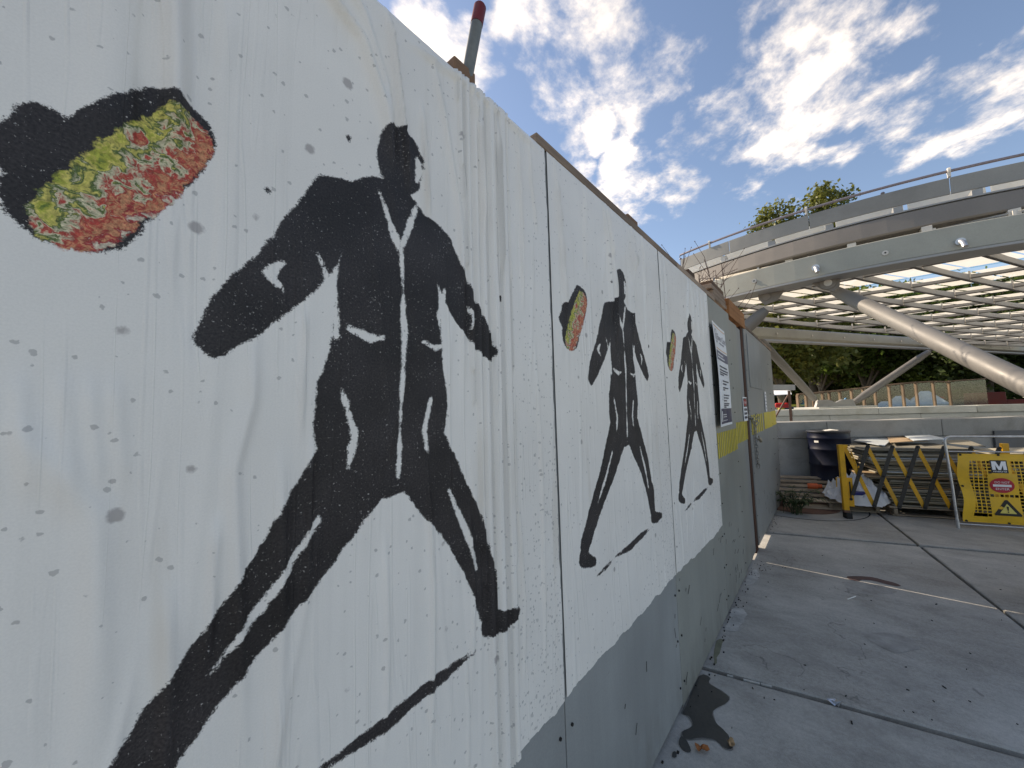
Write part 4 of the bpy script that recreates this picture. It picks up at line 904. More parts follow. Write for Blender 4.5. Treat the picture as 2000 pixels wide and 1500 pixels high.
# far edge of the roof
FT = 3.12
fa = np.array(on_z(1480, 640, FT)); fb = np.array(on_z(1900, 668, FT)); FD = nrm(fb - fa)
F0 = fa - FD * 1.6; F1 = fa + FD * 13.5
obj('far_edge_beam', MB().beam((F0[0], F0[1], FT - 0.11), (F1[0], F1[1], FT - 0.11), 0.20, 0.21), 'steel_green', can, bevel=0.02)
obj('far_gutter', MB().beam((F0[0] - 0.5, F0[1] + 0.3, FT - 0.10), (F1[0] - 0.5, F1[1] + 0.3, FT - 0.10), 0.14, 0.12), 'steel_rib', can, bevel=0.02)
for q in np.arange(2.0, 13, 1.1):
    p = F0 + FD * q; nx = np.array([FD[1], -FD[0], 0])
    pf = p + nx * 0.112; obj('beam_bolt', MB().tube([(pf[0], pf[1], FT - 0.13), (pf[0] + nx[0] * 0.01, pf[1] + nx[1] * 0.01, FT - 0.13)], 0.022, 10), 'lug', can)
# lattice: two families of deep ribs and a pane over every diamond
A2 = np.array([0.6, 0.92]); B2 = np.array([0.6, 0.0]); O2 = np.array([1.78, 7.63])
def roof_z(y): return 3.11 + 0.37 * math.exp(-(y - 7.0) / 3.0)
def lat(i, k):
    p = O2 + B2 * i + A2 * k; return np.array([p[0], p[1], roof_z(p[1])])
# left limit of the wedge: the far edge beam
def edge_x(y): return fa[0] + (y - fa[1]) * FD[0] / FD[1]
imin = lambda k: math.ceil((edge_x(lat(0, k)[1]) - lat(0, k)[0]) / 0.6 + 0.05)
KM, IM = 12, 6
def plate(mb, p, q, h, th, drop=0.0):
    """rib segment: a plate whose lower edge sags between nodes"""
    p = np.array(p); q = np.array(q); d = nrm(q - p); sd = nrm(np.cross(d, (0, 0, 1))) * th / 2; n = 5; V = []; F = []
    for i in range(n + 1):
        t = i / n; c = p + (q - p) * t; hh = h * (1 - 0.22 * math.sin(math.pi * t))
        for s in (-1, 1): V += [c + s * sd + np.array([0, 0, -h + (0)]), c + s * sd + np.array([0, 0, -h + hh + 0.0])]
    for i in range(n):
        a = i * 4; F += [(a, a + 4, a + 5, a + 1), (a + 2, a + 3, a + 7, a + 6), (a + 1, a + 5, a + 7, a + 3), (a, a + 2, a + 6, a + 4)]
    F += [(0, 1, 3, 2), (n * 4, n * 4 + 2, n * 4 + 3, n * 4 + 1)]
    mb.add(V, F)
for k in range(-1, KM + 1):
    mb = MB(); i0 = imin(k)
    for i in range(i0, IM): plate(mb, lat(i, k), lat(i + 1, k), 0.055, 0.014)
    rb_ = obj('rib', mb, 'steel_rib', can); mb = MB()
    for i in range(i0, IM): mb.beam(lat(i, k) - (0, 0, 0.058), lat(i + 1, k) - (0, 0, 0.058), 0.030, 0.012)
    obj('rib_flange', mb, 'rib_shade', rb_)
for i in range(-9, IM + 1):
    mb = MB(); ks = [k for k in range(-1, KM + 1) if i >= imin(k)]
    if len(ks) < 2: continue
    for k in ks[:-1]: plate(mb, lat(i, k) + (0, 0, 0.004), lat(i, k + 1) + (0, 0, 0.004), 0.10, 0.014)
    rb_ = obj('cross_rib', mb, 'steel_rib', can); mb = MB()
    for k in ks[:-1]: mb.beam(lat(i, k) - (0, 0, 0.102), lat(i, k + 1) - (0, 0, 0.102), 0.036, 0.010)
    obj('rib_flange', mb, 'rib_shade', rb_)
    for k in ks:
        p = lat(i, k); obj('node_post', MB().box((p[0] - 0.012, p[1] - 0.012, p[2] - 0.10), (p[0] + 0.012, p[1] + 0.012, p[2] + 0.05)), 'lug', can)
for k in range(-1, KM):
    for i in range(imin(k), IM):
        if i + 0 < imin(k + 1) - 0: continue
        a, b, c, d = lat(i, k), lat(i + 1, k), lat(i + 1, k + 1), lat(i, k + 1); up = np.array([0, 0, 0.045]); lift = np.array([0, 0, 0.05])
        f1, f2 = 0.02, 0.93
        e = lambda s, t: a + (b - a) * s + (d - a) * t + up + lift * t
        obj('glass_pane', MB().quad(e(.03, f1), e(.97, f1), e(.97, f2), e(.03, f2)), 'pane', can, fixn=False)
        obj('clear_pane', MB().quad(e(.03, f2 + .03), e(.97, f2 + .03), e(.97, 1.02), e(.03, 1.02)), 'clearglass', can, fixn=False)
# struts, gussets, feet
def strut(p, q, r, foot=None):
    p = np.array(p); q = np.array(q); d = nrm(q - p); L = np.linalg.norm(q - p)
    return obj('strut', MB().tube([p, p + d * 0.05, p + d * min(0.5, L * 0.2), q - d * min(0.5, L * 0.2), q - d * 0.05, q], [r * 0.55, r * 0.75, r, r, r * 0.8, r * 0.6], 20), 'tube', can, smooth=True)
nodeA = at_d(1628, 566, 5.45); footA = at_d(2150, 822, 2.55)
strut(nodeA, footA, 0.088)
nodeB = at_d(1497, 604, 5.7); footB = at_d(1392, 700, 6.2)
strut(nodeB, footB, 0.095)
farA = at_d(1858, 690, 9.6); strut(farA, footA + np.array([0.15, 0.25, 0.0]), 0.085)
obj('plinth', MB().box((footA[0] - 0.2, footA[1] - 0.25, 0.0), (footA[0] + 0.5, footA[1] + 0.5, footA[2] - 0.03)), 'granite', can, bevel=0.01)
def gusset(pxs, y, th=0.03, mat='steel_tan'):
    return obj('gusset', MB().prism([on_y(px, py, y) for px, py in pxs], (0, th, 0)), mat, can, bevel=0.003)
gA = gusset([(1574, 547), (1632, 534), (1641, 546), (1640, 558), (1628, 569), (1606, 565)], 6.68)
p = on_y(1617, 553, 6.68); obj('pin_boss', MB().tube([p + (0, 0.0, 0), p + (0, -0.018, 0)], 0.085, 24), 'steel_tan', gA, smooth=True); obj('pin_boss', MB().tube([p + (0, -0.018, 0), p + (0, -0.03, 0)], 0.045, 20), 'lug', gA, smooth=True)
gB = gusset([(1478, 570), (1556, 552), (1533, 566), (1518, 586), (1494, 596), (1482, 585)], 6.78)
p = on_y(1497, 580, 6.78); obj('pin_boss', MB().tube([p, p + (0, -0.015, 0)], 0.05, 24), 'steel_tan', gB, smooth=True)
footC = at_d(1592, 781, 9.0); footD = at_d(1668, 786, 9.3); topC = at_d(1466, 644, 8.4); topD = at_d(1814, 687, 10.6)
strut(footC, topC, 0.085); strut(footD, topD, 0.085)
mid = (footC + footD) / 2
bp = MB(); ux = nrm((footD - footC) * (1, 1, 0)); vv = np.array([-ux[1], ux[0], 0]); L2 = np.linalg.norm(footD - footC) / 2
zt = UZ
poly = [mid - ux * (L2 + 0.02), mid + ux * (L2 + 0.02), mid + ux * (L2 * 0.9), mid + ux * (L2 * 0.35), mid, mid - ux * (L2 * 0.35), mid - ux * (L2 * 0.9)]
hz = [zt + 0.03, zt + 0.03, zt + 0.20, zt + 0.20, zt + 0.13, zt + 0.20, zt + 0.20]
obj('foot_plate', bp.prism([(q[0] - vv[0] * 0.03, q[1] - vv[1] * 0.03, h) for q, h in zip(poly, hz)], vv * 0.06), 'steel_grey', can, bevel=0.004)
obj('base_slab', MB().obox((mid[0], mid[1], zt + 0.015), ux * (L2 + 0.3), vv * 0.3, (0, 0, 0.02)), 'granite_pale', can, bevel=0.004)

# rusty post with bracket by the hoarding end
ip = thing('bracket_post', (0.1, 8.6, 0.9), 'rusty brown post with a grey crossbeam and diagonal brace past the hoarding end', 'post')
q0 = at_d(1545, 822, 7.0); q1 = at_d(1541, 763, 7.0)
obj('post_shaft', MB().beam((q0[0], q0[1], 0.6), (q1[0], q1[1], q1[2]), 0.042, 0.042, (0, 1, 0)), 'rust', ip)
b0 = at_d(1480, 757, 6.9); b1 = at_d(1549, 757, 7.0); obj('crossbeam', MB().beam(b0, b1, 0.10, 0.10), 'steel_rib', ip, bevel=0.004)
d0 = at_d(1539, 772, 7.0); d1 = at_d(1508, 826, 7.0); obj('brace', MB().beam(d0, d1, 0.022, 0.022), 'rust', ip)

# ------------------------------------------------------------------ pallets, boards, drum, sheet
ang = rad(17); E1 = np.array([math.cos(ang), math.sin(ang), 0]); E2 = np.array([-math.sin(ang), math.cos(ang), 0]); EZ = np.array([0, 0, 1.0])
def pallet(origin, w, dpt, tilt, nslat, label, h=0.11):
    o = np.array(origin, float); e2 = E2 * math.cos(tilt) + EZ * math.sin(tilt); e3 = np.cross(E1, e2); root = thing('pallet', o, label, 'pallet')
    R = np.random.default_rng(int(w * 100))
    for k in range(nslat):
        v = dpt * (k + 0.5) / nslat; c = o + E1 * (w / 2 + R.normal(0, 0.006)) + e2 * v + e3 * (h - 0.01)
        obj('slat', MB().obox(c, E1 * w / 2 * R.uniform(0.985, 1.01), nrm(e2 + E1 * R.normal(0, 0.008)) * dpt / nslat * 0.29, e3 * 0.010), 'pallet', root, bevel=0.002)
    for s in (0.03, 0.5, 0.97): obj('stringer', MB().obox(o + E1 * w * s + e2 * dpt / 2 + e3 * (h / 2 - 0.002), E1 * 0.02, e2 * dpt / 2, e3 * (h / 2 - 0.020)), 'pallet', root, bevel=0.002)
    for v in (0.06, 0.94): obj('bottom_board', MB().obox(o + E1 * w / 2 + e2 * dpt * v + e3 * 0.004, E1 * w / 2, e2 * 0.05, e3 * 0.008), 'pallet', root, bevel=0.002)
    return root
pallet((0.06, 6.83, 0.012), 1.08, 0.72, rad(22), 6, 'weathered wooden pallet lying tilted beside the hoarding end, weed in front')
pallet((1.20, 7.06, 0.012), 1.25, 0.85, 0.0, 7, 'weathered pallet beneath the tall stack of boards')
R = np.random.default_rng(21)
z = 0.128; lb = 'thin weathered board in the tall stack behind the folding barrier'
nB = 34
ORD = ['lowest', 'second', 'third', 'fourth', 'fifth', 'sixth', 'seventh', 'eighth', 'ninth', 'tenth', 'eleventh', 'twelfth', 'thirteenth', 'fourteenth', 'fifteenth', 'sixteenth', 'seventeenth', 'eighteenth']
def nth(k, n, up='the pallet'):
    if k == 0: return 'lowest'
    if k == n - 1: return 'topmost'
    return ORD[k] + ' up from ' + up if k < n // 2 else ORD[n - 1 - k] + ' down from the top'
for k in range(nB):
    th = R.choice([0.012, 0.016, 0.019, 0.019]); t = k / nB
    lx = -0.02 - 0.26 * max(0, (t - 0.50) / 0.5) + R.normal(0, 0.03); w = 1.02 + 0.16 * max(0, (t - 0.5)) + R.normal(0, 0.03); dpt = 0.80 + R.normal(0, 0.03)
    if k in (11, 15, 16): lx -= 0.16
    rz = R.normal(0, 0.025); e1 = E1 * math.cos(rz) + E2 * math.sin(rz); e2 = -E1 * math.sin(rz) + E2 * math.cos(rz)
    tl = R.normal(0, 0.006); e1 = nrm(e1 + EZ * tl + E2 * 0); c = np.array([1.20, 7.10, z + th / 2]) + E1 * (lx + w / 2) + E2 * (dpt / 2 + R.normal(0.0, 0.03)); e3 = np.cross(e1, e2)
    m = R.choice(['ply_grey', 'ply_grey', 'ply_grey', 'ply_brown', 'ply_blue'], p=[.34, .25, .2, .13, .08])
    obj('board', MB().obox(c, e1 * w / 2, e2 * dpt / 2, e3 * th / 2), m, label='%s board, %s in the tall stack' % ({'ply_grey': 'weathered grey', 'ply_brown': 'brown', 'ply_blue': 'pale bluish'}[m], nth(k, nB)), cat='board', group='boards stacked behind the folding barrier', bevel=0.0015)
    z += th + R.choice([0.002, 0.004, 0.006, 0.012])
ztop = z
def sheet(px, zz, mat, label, th=0.010, warp=0.02):
    P = [on_z(a, b, zz) for a, b in px]; mb = MB(); n = 8; V = []
    for l in (0, 1):
        for j in range(n + 1):
            for i in range(n + 1):
                s, t = i / n, j / n; p = (P[0] * (1 - s) + P[1] * s) * (1 - t) + (P[3] * (1 - s) + P[2] * s) * t
                V.append((p[0], p[1], zz + l * th + warp * (math.sin(2.2 * s + 1) * math.cos(1.7 * t) * 0.5 + 0.5 * s * t)))
    N2 = (n + 1) ** 2; F = []
    for j in range(n):
        for i in range(n):
            a = j * (n + 1) + i; F += [(a, a + n + 1, a + n + 2, a + 1), (N2 + a, N2 + a + 1, N2 + a + n + 2, N2 + a + n + 1)]
    for i in range(n):
        a = i; F.append((a, a + 1, N2 + a + 1, N2 + a)); a = n * (n + 1) + i; F.append((a + 1, a, N2 + a, N2 + a + 1))
        a = i * (n + 1); F.append((a + n + 1, a, N2 + a, N2 + a + n + 1)); a = i * (n + 1) + n; F.append((a, a + n + 1, N2 + a + n + 1, N2 + a))
    return obj('board', mb.add(V, F), mat, label=label, cat='board', smooth=False)
sheet([(1667, 863), (1727, 872), (1745, 858), (1700, 852)], ztop + 0.012, 'ply_blue', 'bluish white sheet sticking out at the left corner of the stack top')
sheet([(1739, 867), (1812, 862), (1770, 849), (1730, 850)], ztop + 0.030, 'ply_brown', 'tan brown sheet lying askew on top of the board stack')
sheet([(1785, 863), (1850, 858), (1800, 848), (1760, 849)], ztop + 0.056, 'ply_blue', 'pale blue grey sheet curling on top of the tan sheet')
sheet([(1840, 866), (1925, 873), (1890, 861), (1845, 861)], ztop + 0.010, 'ply_grey', 'grey sheet at the right end of the stack top', warp=0.01)
# offcuts heap to the right of the stack
for k in range(7):
    c = np.array([2.30, 7.62, 0.62 + 0.035 * k]) + E1 * R.normal(0.35, 0.08) + E2 * R.normal(0.1, 0.05); rz = R.normal(0, 0.12); e1 = E1 * math.cos(rz) + E2 * math.sin(rz); e2 = -E1 * math.sin(rz) + E2 * math.cos(rz)
    e1 = nrm(e1 + EZ * R.normal(0.04, 0.03)); obj('board', MB().obox(c, e1 * 0.52, e2 * 0.30, np.cross(e1, e2) * 0.010), ('ply_grey', 'ply_blue', 'ply_brown')[k % 3], label='%s offcut board, %s in the heap behind the mesh banner' % (('grey', 'pale bluish', 'brown')[k % 3], nth(k, 7, 'the bearers')), cat='board', group='offcuts heaped behind the mesh barrier', bevel=0.002)
for k in range(3):
    lo = np.array([2.26, 7.55, 0.0]) + E1 * 0.3; obj('timber_bearer', MB().obox(lo + E1 * (0.35 * (k - 1)) + E2 * 0.15 + EZ * 0.30, E1 * 0.05, E2 * 0.28, EZ * 0.295), 'lumber', label='%s upright timber bearer under the heap of offcuts' % ('left', 'middle', 'right')[k], cat='timber', group='timber bearers under the offcuts')

dr = thing('steel_drum', (0.60, 7.72, 0), 'navy blue steel drum with ribbed sides standing against the granite parapet', 'drum')
DC = np.array([0.615, 7.76, 0.0]); dr.location = tuple(DC); WM[dr.name] = Matrix.Translation(DC)
H = 1.065; r = 0.262
prof = [(r - 0.01, 0.0), (r, 0.012)]
for zr in (0.33, 0.56, 0.79, 0.96): prof += [(r, zr - 0.02), (r + 0.009, zr - 0.008), (r + 0.009, zr + 0.008), (r, zr + 0.02)]
prof += [(r, H - 0.02)]
obj('drum_body', MB().lathe(DC, prof, 48), 'drum', dr, smooth=True)
obj('rim', MB().lathe(DC + (0, 0, H - 0.02), [(r + 0.002, 0), (r + 0.014, 0.004), (r + 0.016, 0.018), (r + 0.008, 0.028), (r - 0.006, 0.024)], 48), 'drumrim', dr, smooth=True)
obj('lid', MB().lathe(DC + (0, 0, H - 0.012), [(r - 0.002, 0.0), (r - 0.01, 0.012), (r - 0.03, 0.010), (0.05, 0.014)], 40), 'drum', dr, smooth=True)
a0 = math.atan2(CAM[1] - DC[1], CAM[0] - DC[0]) - 0.72; lbm = MB()
for k in range(4):
    a = a0 + k * 0.06; b = a + 0.06; lbm.quad(*[(DC[0] + (r + 0.0015) * math.cos(t), DC[1] + (r + 0.0015) * math.sin(t), zz) for t, zz in ((a, 0.895), (b, 0.895), (b, 0.925), (a, 0.925))])
obj('paper_label', lbm, 'paperscrap', dr, fixn=False)
sb = MB(); sv = []
for k in range(14):
    a = 2 * math.pi * k / 14; q = 0.055 + 0.02 * R.random(); sv.append((DC[0] + 0.03 + 1.5 * q * math.cos(a), DC[1] - 0.05 + q * math.sin(a), H + 0.004 + 0.012 * R.random()))
sv.append((DC[0] + 0.03, DC[1] - 0.05, H + 0.03)); sb.add(sv, [(k, (k + 1) % 14, 14) for k in range(14)])
obj('paper_scrap', sb, 'paperscrap', label='crumpled white scrap lying on the lid of the blue drum', cat='scrap')

# white plastic sheet heaped on the tilted pallet
wc = np.array([0.84, 7.08, 0.165]); nr, na = 26, 72; V = [tuple(wc + EZ * 0.30)]; F = []
for i in range(1, nr + 1):
    for j in range(na):
        a = 2 * math.pi * j / na; rr = i / nr; out = 1 + 0.22 * vnoise(math.cos(a) * 1.7, math.sin(a) * 1.7, 4.2) + 0.10 * vnoise(math.cos(a) * 5, math.sin(a) * 5, 1.2)
        X = 0.35 * rr * out * math.cos(a); Y = 0.20 * rr * out * math.sin(a)
        base = 0.04 + 0.34 * max(Y + 0.24, 0) + (0.07 * max(0, -X) if X < 0 else -0.03 * X)
        hgt = 0.10 * (1 - rr ** 2.2) + 0.17 * (1 - min(1, 2.6 * abs(vnoise(X * 6 + 3, Y * 7, 0.3)))) * (1 - rr ** 4) + 0.10 * (1 - min(1, 3 * abs(vnoise(X * 13, Y * 15, 2.3)))) * (1 - rr ** 6) + 0.02 * vnoise(X * 34, Y * 34, 7)
        V.append(tuple(wc + E1 * X + E2 * Y + EZ * (base + hgt - 0.10)))
F += [(0, 1 + j, 1 + (j + 1) % na) for j in range(na)]
for i in range(nr - 1):
    for j in range(na): a = 1 + i * na + j; b = 1 + i * na + (j + 1) % na; F.append((a, a + na, b + na, b))
obj('plastic_sheet', MB().add(V, F), 'whitecloth', label='crumpled white plastic sheet heaped on the tilted pallet', cat='sheet', smooth=True)
c = at_d(1668, 963, 5.02); mb = MB(); mb.obox(c, E1 * 0.095, E2 * 0.06, EZ * 0.018 + E1 * 0.03); obj('blue_cloth', mb, 'bluestrap', label='dark blue folded cloth tucked under the white sheet', cat='cloth', bevel=0.006)
oc = at_d(1577, 949, 5.6); od = at_d(1606, 950, 5.5); oe = oc + (od - oc) * 0.72
tt = thing('orange_tube', oc, 'short orange plastic tube lying on the pallet beside the white sheet', 'tube')
obj('sleeve', MB().tube([oc, oc + (oe - oc) * 0.1, oe - (oe - oc) * 0.08, oe], [0.034, 0.040, 0.040, 0.034], 18), 'orange', tt, smooth=True)
obj('neck', MB().tube([oe, od], [0.024, 0.028], 14), 'orange', tt, smooth=True)

# ------------------------------------------------------------------ folding barrier (yellow and black)
fbz = thing('folding_barrier', (0.74, 6.62, 0), 'yellow and black expanding scissor barrier in front of the stacked boards', 'barrier')
ba = rad(22); F1v = np.array([math.cos(ba), math.sin(ba), 0]); F2v = np.array([-math.sin(ba), math.cos(ba), 0]); FO = np.array([0.735, 6.62, 0.0])
fp = lambda s, z, dpt=0.0: FO + F1v * s + F2v * dpt + EZ * z
obj('post', MB().obox(fp(0.0, 0.515, 0), F1v * 0.030, F2v * 0.026, EZ * 0.435), 'yellow', fbz, bevel=0.004)
obj('rubber_foot', MB().obox(fp(0.012, 0.04), F1v * 0.034, F2v * 0.05, EZ * 0.038), 'rubber', fbz, bevel=0.006)
obj('foot_bracket', MB().obox(fp(0.0, 0.095), F1v * 0.032, F2v * 0.028, EZ * 0.016), 'rust', fbz, bevel=0.002)
bp_ = obj('slide_plate', MB().obox(fp(0.066, 0.335, 0.018), F1v * 0.038, F2v * 0.004, EZ * 0.185), 'yellow', fbz, bevel=0.003)
obj('slot', MB().obox(fp(0.070, 0.36, 0.0125), F1v * 0.007, F2v * 0.002, EZ * 0.11), 'black', bp_)
obj('keyhole', MB().tube([fp(0.070, 0.245, 0.013), fp(0.070, 0.245, 0.009)], 0.018, 14), 'black', bp_)
obj('hook', MB().tube([fp(-0.03, 0.52, 0.0), fp(-0.075, 0.52, 0.0), fp(-0.078, 0.40, 0.0)], 0.006, 8), 'yellow', fbz, smooth=True)
obj('handle', MB().tube([fp(0.10, 0.86, -0.02), fp(0.135, 0.70, -0.03), fp(0.14, 0.665, -0.03), fp(0.16, 0.655, -0.03), fp(0.165, 0.68, -0.03)], 0.007, 8), 'yellow', fbz, smooth=True)
obj('top_arm', MB().obox(fp(0.035, 0.93, 0), F1v * 0.04, F2v * 0.012, EZ * 0.018), 'yellow', fbz, bevel=0.003)
tops = [0.045] + [0.29 + 0.252 * i for i in range(8)]; bots = [0.06] + [0.30 + 0.252 * i for i in range(8)]
for i in range(len(tops) - 1):
    zt = 0.925 - 0.004 * i; zb = 0.175
    obj('yellow_slat', MB().beam(fp(tops[i], zt, 0.010), fp(bots[i + 1], zb, 0.010), 0.043, 0.006, F2v), 'yellow', fbz, bevel=0.001)
    z0b = 0.30 if i == 0 else zb
    obj('black_slat', MB().beam(fp(tops[i + 1], zt, -0.004), fp(bots[i] if i else 0.08, z0b, -0.004), 0.043, 0.006, F2v), 'blackbar', fbz, bevel=0.001)
    for (s_, z_) in ((tops[i + 1], zt), (bots[i + 1], zb), ((tops[i] + bots[i + 1]) / 2, (zt + zb) / 2)):
        obj('pivot_bolt', MB().tube([fp(s_, z_, 0.016), fp(s_, z_, -0.016)], 0.011, 10), 'rubber', fbz)
        if z_ != (zt + zb) / 2: obj('end_cap', MB().tube([fp(s_, z_, -0.0015), fp(s_, z_, -0.0095)], 0.0225, 14), 'blackbar', fbz)
obj('end_post', MB().obox(fp(tops[7] - 0.18, 0.53, 0.03), F1v * 0.032, F2v * 0.02, EZ * 0.43), 'yellow', fbz, bevel=0.004)
a = at_d(1775, 919, 4.95); b = at_d(1826, 925, 5.0)
st = thing('blue_strap', a, 'blue webbing strap tied between two black slats of the folding barrier', 'strap')
obj('webbing', MB().tube([a + (b - a) * t + np.array([0, 0, 0.008 * math.sin(9 * t)]) for t in np.linspace(0, 1, 9)], [0.012, 0.016, 0.013, 0.017, 0.012, 0.015, 0.012, 0.010, 0.008], 8), 'bluestrap', st, smooth=True)
e = at_d(1842, 888, 5.05); obj('loose_tail', MB().tube([a + (b - a) * 0.75, (a + (b - a) * 0.75) * 0.5 + e * 0.5 + np.array([0, 0, 0.006]), e], 0.012, 6), 'blackbar', st, smooth=True)

# ------------------------------------------------------------------ tubular barrier with the mesh banner
ma = rad(17); G1 = np.array([math.cos(ma), math.sin(ma), 0]); G2 = np.array([-math.sin(ma), math.cos(ma), 0]); GO = np.array([1.715, 6.78, 0.0])
lean = 0.03
gp = lambda s, z, dpt=0.0: GO + G1 * s + G2 * (dpt + lean * z) + EZ * z
GW = 1.22
tb = thing('tubular_barrier', GO, 'silver tubular steel crowd barrier frame at the right edge', 'barrier')
fr = [gp(0, 0.0), gp(-0.005, 0.5), gp(-0.02, 1.00)] + [gp(-0.02 + 0.06 * (1 - math.cos(t)), 1.00 + 0.06 * math.sin(t)) for t in np.linspace(0.2, math.pi / 2, 5)] + [gp(GW - 0.06, 1.06)] + [gp(GW - 0.06 * (1 - math.sin(t)), 1.06 - 0.06 * (1 - math.cos(t))) for t in np.linspace(0.4, math.pi / 2, 4)] + [gp(GW, 0.0)]
obj('frame_tube', MB().tube(fr, 0.0135, 12), 'galv', tb, smooth=True)
for zz, rr_ in ((0.885, 0.007), (0.055, 0.007)): obj('cross_rod', MB().tube([gp(0.0, zz), gp(GW, zz)], rr_, 8), 'galv', tb, smooth=True)
for s_ in (0.0, GW): obj('foot', MB().tube([gp(s_, 0.10), gp(s_, 0.008) - G2 * 0.0], 0.016, 12), 'galv', tb, smooth=True)
bn = thing('mesh_banner', gp(0.1, 0.1), 'yellow perforated vinyl banner with M logo, do not enter disc and warning triangle', 'banner')
def bsurf(s, z, off=0.0):
    sag = 0.016 * math.sin(7.0 * s + 3 * z) + 0.010 * math.sin(15 * z + 4 * s)
    inset = 0.014 * (1 - math.cos(12.0 * (z - 0.1)))
    return gp(s + (inset if s < 0.15 else 0.0), z, -0.016 + sag * 0.5 - off)
S0, S1, Z0, Z1 = 0.045, 1.175, 0.085, 0.862
hu, hv = 0.0385, 0.0372; ncol = int((S1 - S0 - 0.16) / hu); nrow = 17
su = S0 + 0.095; zv = Z1 - 0.075
PANELS = [(0.315, 0.64, 0.475, 0.80), (0.275, 0.405, 0.52, 0.62), (0.30, 0.16, 0.53, 0.375)]      # solid areas: s0,z0,s1,z1
mbn = MB()
def solid_cell(s, z):
    for (a, b, c, d) in PANELS:
        if a < s < c and b < z < d: return True
    return False
cutouts = [(S0 + 0.085, 0.135, S0 + 0.215, 0.205)]
def cell(s0, z0, s1, z1, hole):
    if not hole: mbn.quad(bsurf(s0, z0), bsurf(s1, z0), bsurf(s1, z1), bsurf(s0, z1)); return
    k = 0.12; a = (s1 - s0) * k; b = (z1 - z0) * k
    o_ = [bsurf(s0, z0), bsurf(s1, z0), bsurf(s1, z1), bsurf(s0, z1)]; i_ = [bsurf(s0 + a, z0 + b), bsurf(s1 - a, z0 + b), bsurf(s1 - a, z1 - b), bsurf(s0 + a, z1 - b)]
    mbn.add(o_ + i_, [(0, 1, 5, 4), (1, 2, 6, 5), (2, 3, 7, 6), (3, 0, 4, 7)])
ss = [S0, S0 + 0.05] + [su + hu * i for i in range(ncol + 1)] + [S1 - 0.03, S1]; zs = [Z0, Z0 + 0.03] + [zv - hv * nrow + hv * j for j in range(nrow + 1)] + [Z1 - 0.03, Z1]
for j in range(len(zs) - 1):
    for i in range(len(ss) - 1):
        s0, s1, z0, z1 = ss[i], ss[i + 1], zs[j], zs[j + 1]
        inner = 2 <= i < 2 + ncol and 2 <= j < 2 + nrow; sc_, zc = (s0 + s1) / 2, (z0 + z1) / 2
        if any(a < sc_ < c and b < zc < d for a, b, c, d in cutouts): continue
        cell(s0, z0, s1, z1, inner and not solid_cell(sc_, zc))
obj('mesh_vinyl', mbn, 'vinyl', bn, fixn=False)
bs = lambda off: (lambda s, z: bsurf(s, z, off))
def grid_patch(a, b, c, d, off, nn=6): return flat(a, b, c, d, off, lambda s, z, o: bsurf(s, z, o), nn, nn)
obj('logo_square', grid_patch(0.325, 0.650, 0.465, 0.792, 0.0015), 'black', bn, fixn=False)
lg = MB()
def poly_on(mb, pts, off): mb.add([bsurf(s, z, off) for s, z in pts], [tuple(range(len(pts)))])
mx, mz, mw_, mh = 0.335, 0.686, 0.12, 0.095
for q in ([(0, 0), (.24, 0), (.24, 1), (0, 1)], [(.76, 0), (1, 0), (1, 1), (.76, 1)], [(.24, 1), (.24, .62), (.41, 0), (.59, 0), (.76, .62), (.76, 1), (.70, 1), (.5, .42), (.30, 1)]):
    n_ = len(q)
    if n_ == 4: poly_on(lg, [(mx + u * mw_, mz + v * mh) for u, v in q], 0.003)
    else:
        for tri in ([(.24, 1), (.24, .55), (.41, 0), (.5, .36), (.30, 1)], [(.76, 1), (.70, 1), (.5, .36), (.59, 0), (.76, .55)], [(.41, 0), (.59, 0), (.5, .36)]): poly_on(lg, [(mx + u * mw_, mz + v * mh) for u, v in tri], 0.0032)
text_on(lg, 'metro', bs(0.003), 0.340, 0.660, 0.11, 0.034)
obj('logo_lettering', lg, 'white', bn, fixn=False)
dc = MB(); poly_on(dc, [(0.398 + 0.098 * math.cos(t), 0.512 + 0.084 * math.sin(t)) for t in np.linspace(0, 2 * math.pi, 36, endpoint=False)], 0.003); obj('red_disc', dc, 'red', bn, fixn=False)
dt = MB(); poly_on(dt, [(0.325, 0.497), (0.471, 0.497), (0.471, 0.523), (0.325, 0.523)], 0.0055); text_on(dt, 'DO NOT', bs(0.0055), 0.338, 0.535, 0.12, 0.034); text_on(dt, 'ENTER', bs(0.0055), 0.343, 0.461, 0.11, 0.034)
obj('disc_lettering', dt, 'white', bn, fixn=False)
wt = MB(); poly_on(wt, [(0.315, 0.178), (0.515, 0.178), (0.522, 0.192), (0.425, 0.352), (0.405, 0.352), (0.308, 0.192)], 0.003); obj('warning_triangle', wt, 'black', bn, fixn=False)
wt = MB(); poly_on(wt, [(0.350, 0.205), (0.480, 0.205), (0.415, 0.312)], 0.0055); obj('triangle_field', wt, 'vinylpale', bn, fixn=False)
wt = MB(); poly_on(wt, [(0.411, 0.237), (0.419, 0.237), (0.424, 0.282), (0.406, 0.282)], 0.008); poly_on(wt, [(0.415 + 0.0065 * math.cos(t), 0.222 + 0.008 * math.sin(t)) for t in np.linspace(0, 2 * math.pi, 10, endpoint=False)], 0.008); obj('exclamation_mark', wt, 'black', bn, fixn=False)
for (s_, z_) in [(S0 + 0.02, Z1 - 0.012), (S0 + 0.36, Z1 - 0.010), (S0 + 0.72, Z1 - 0.010), (S0 + 0.022, 0.49), (S0 + 0.03, Z0 + 0.012), (S0 + 0.37, Z0 + 0.012), (S0 + 0.75, Z0 + 0.012)]:
    p = np.array(bsurf(s_, z_, 0.004)); obj('tie', MB().tube([p - G2 * 0.004, p + G2 * 0.004], 0.011, 8), 'rubber', bn)

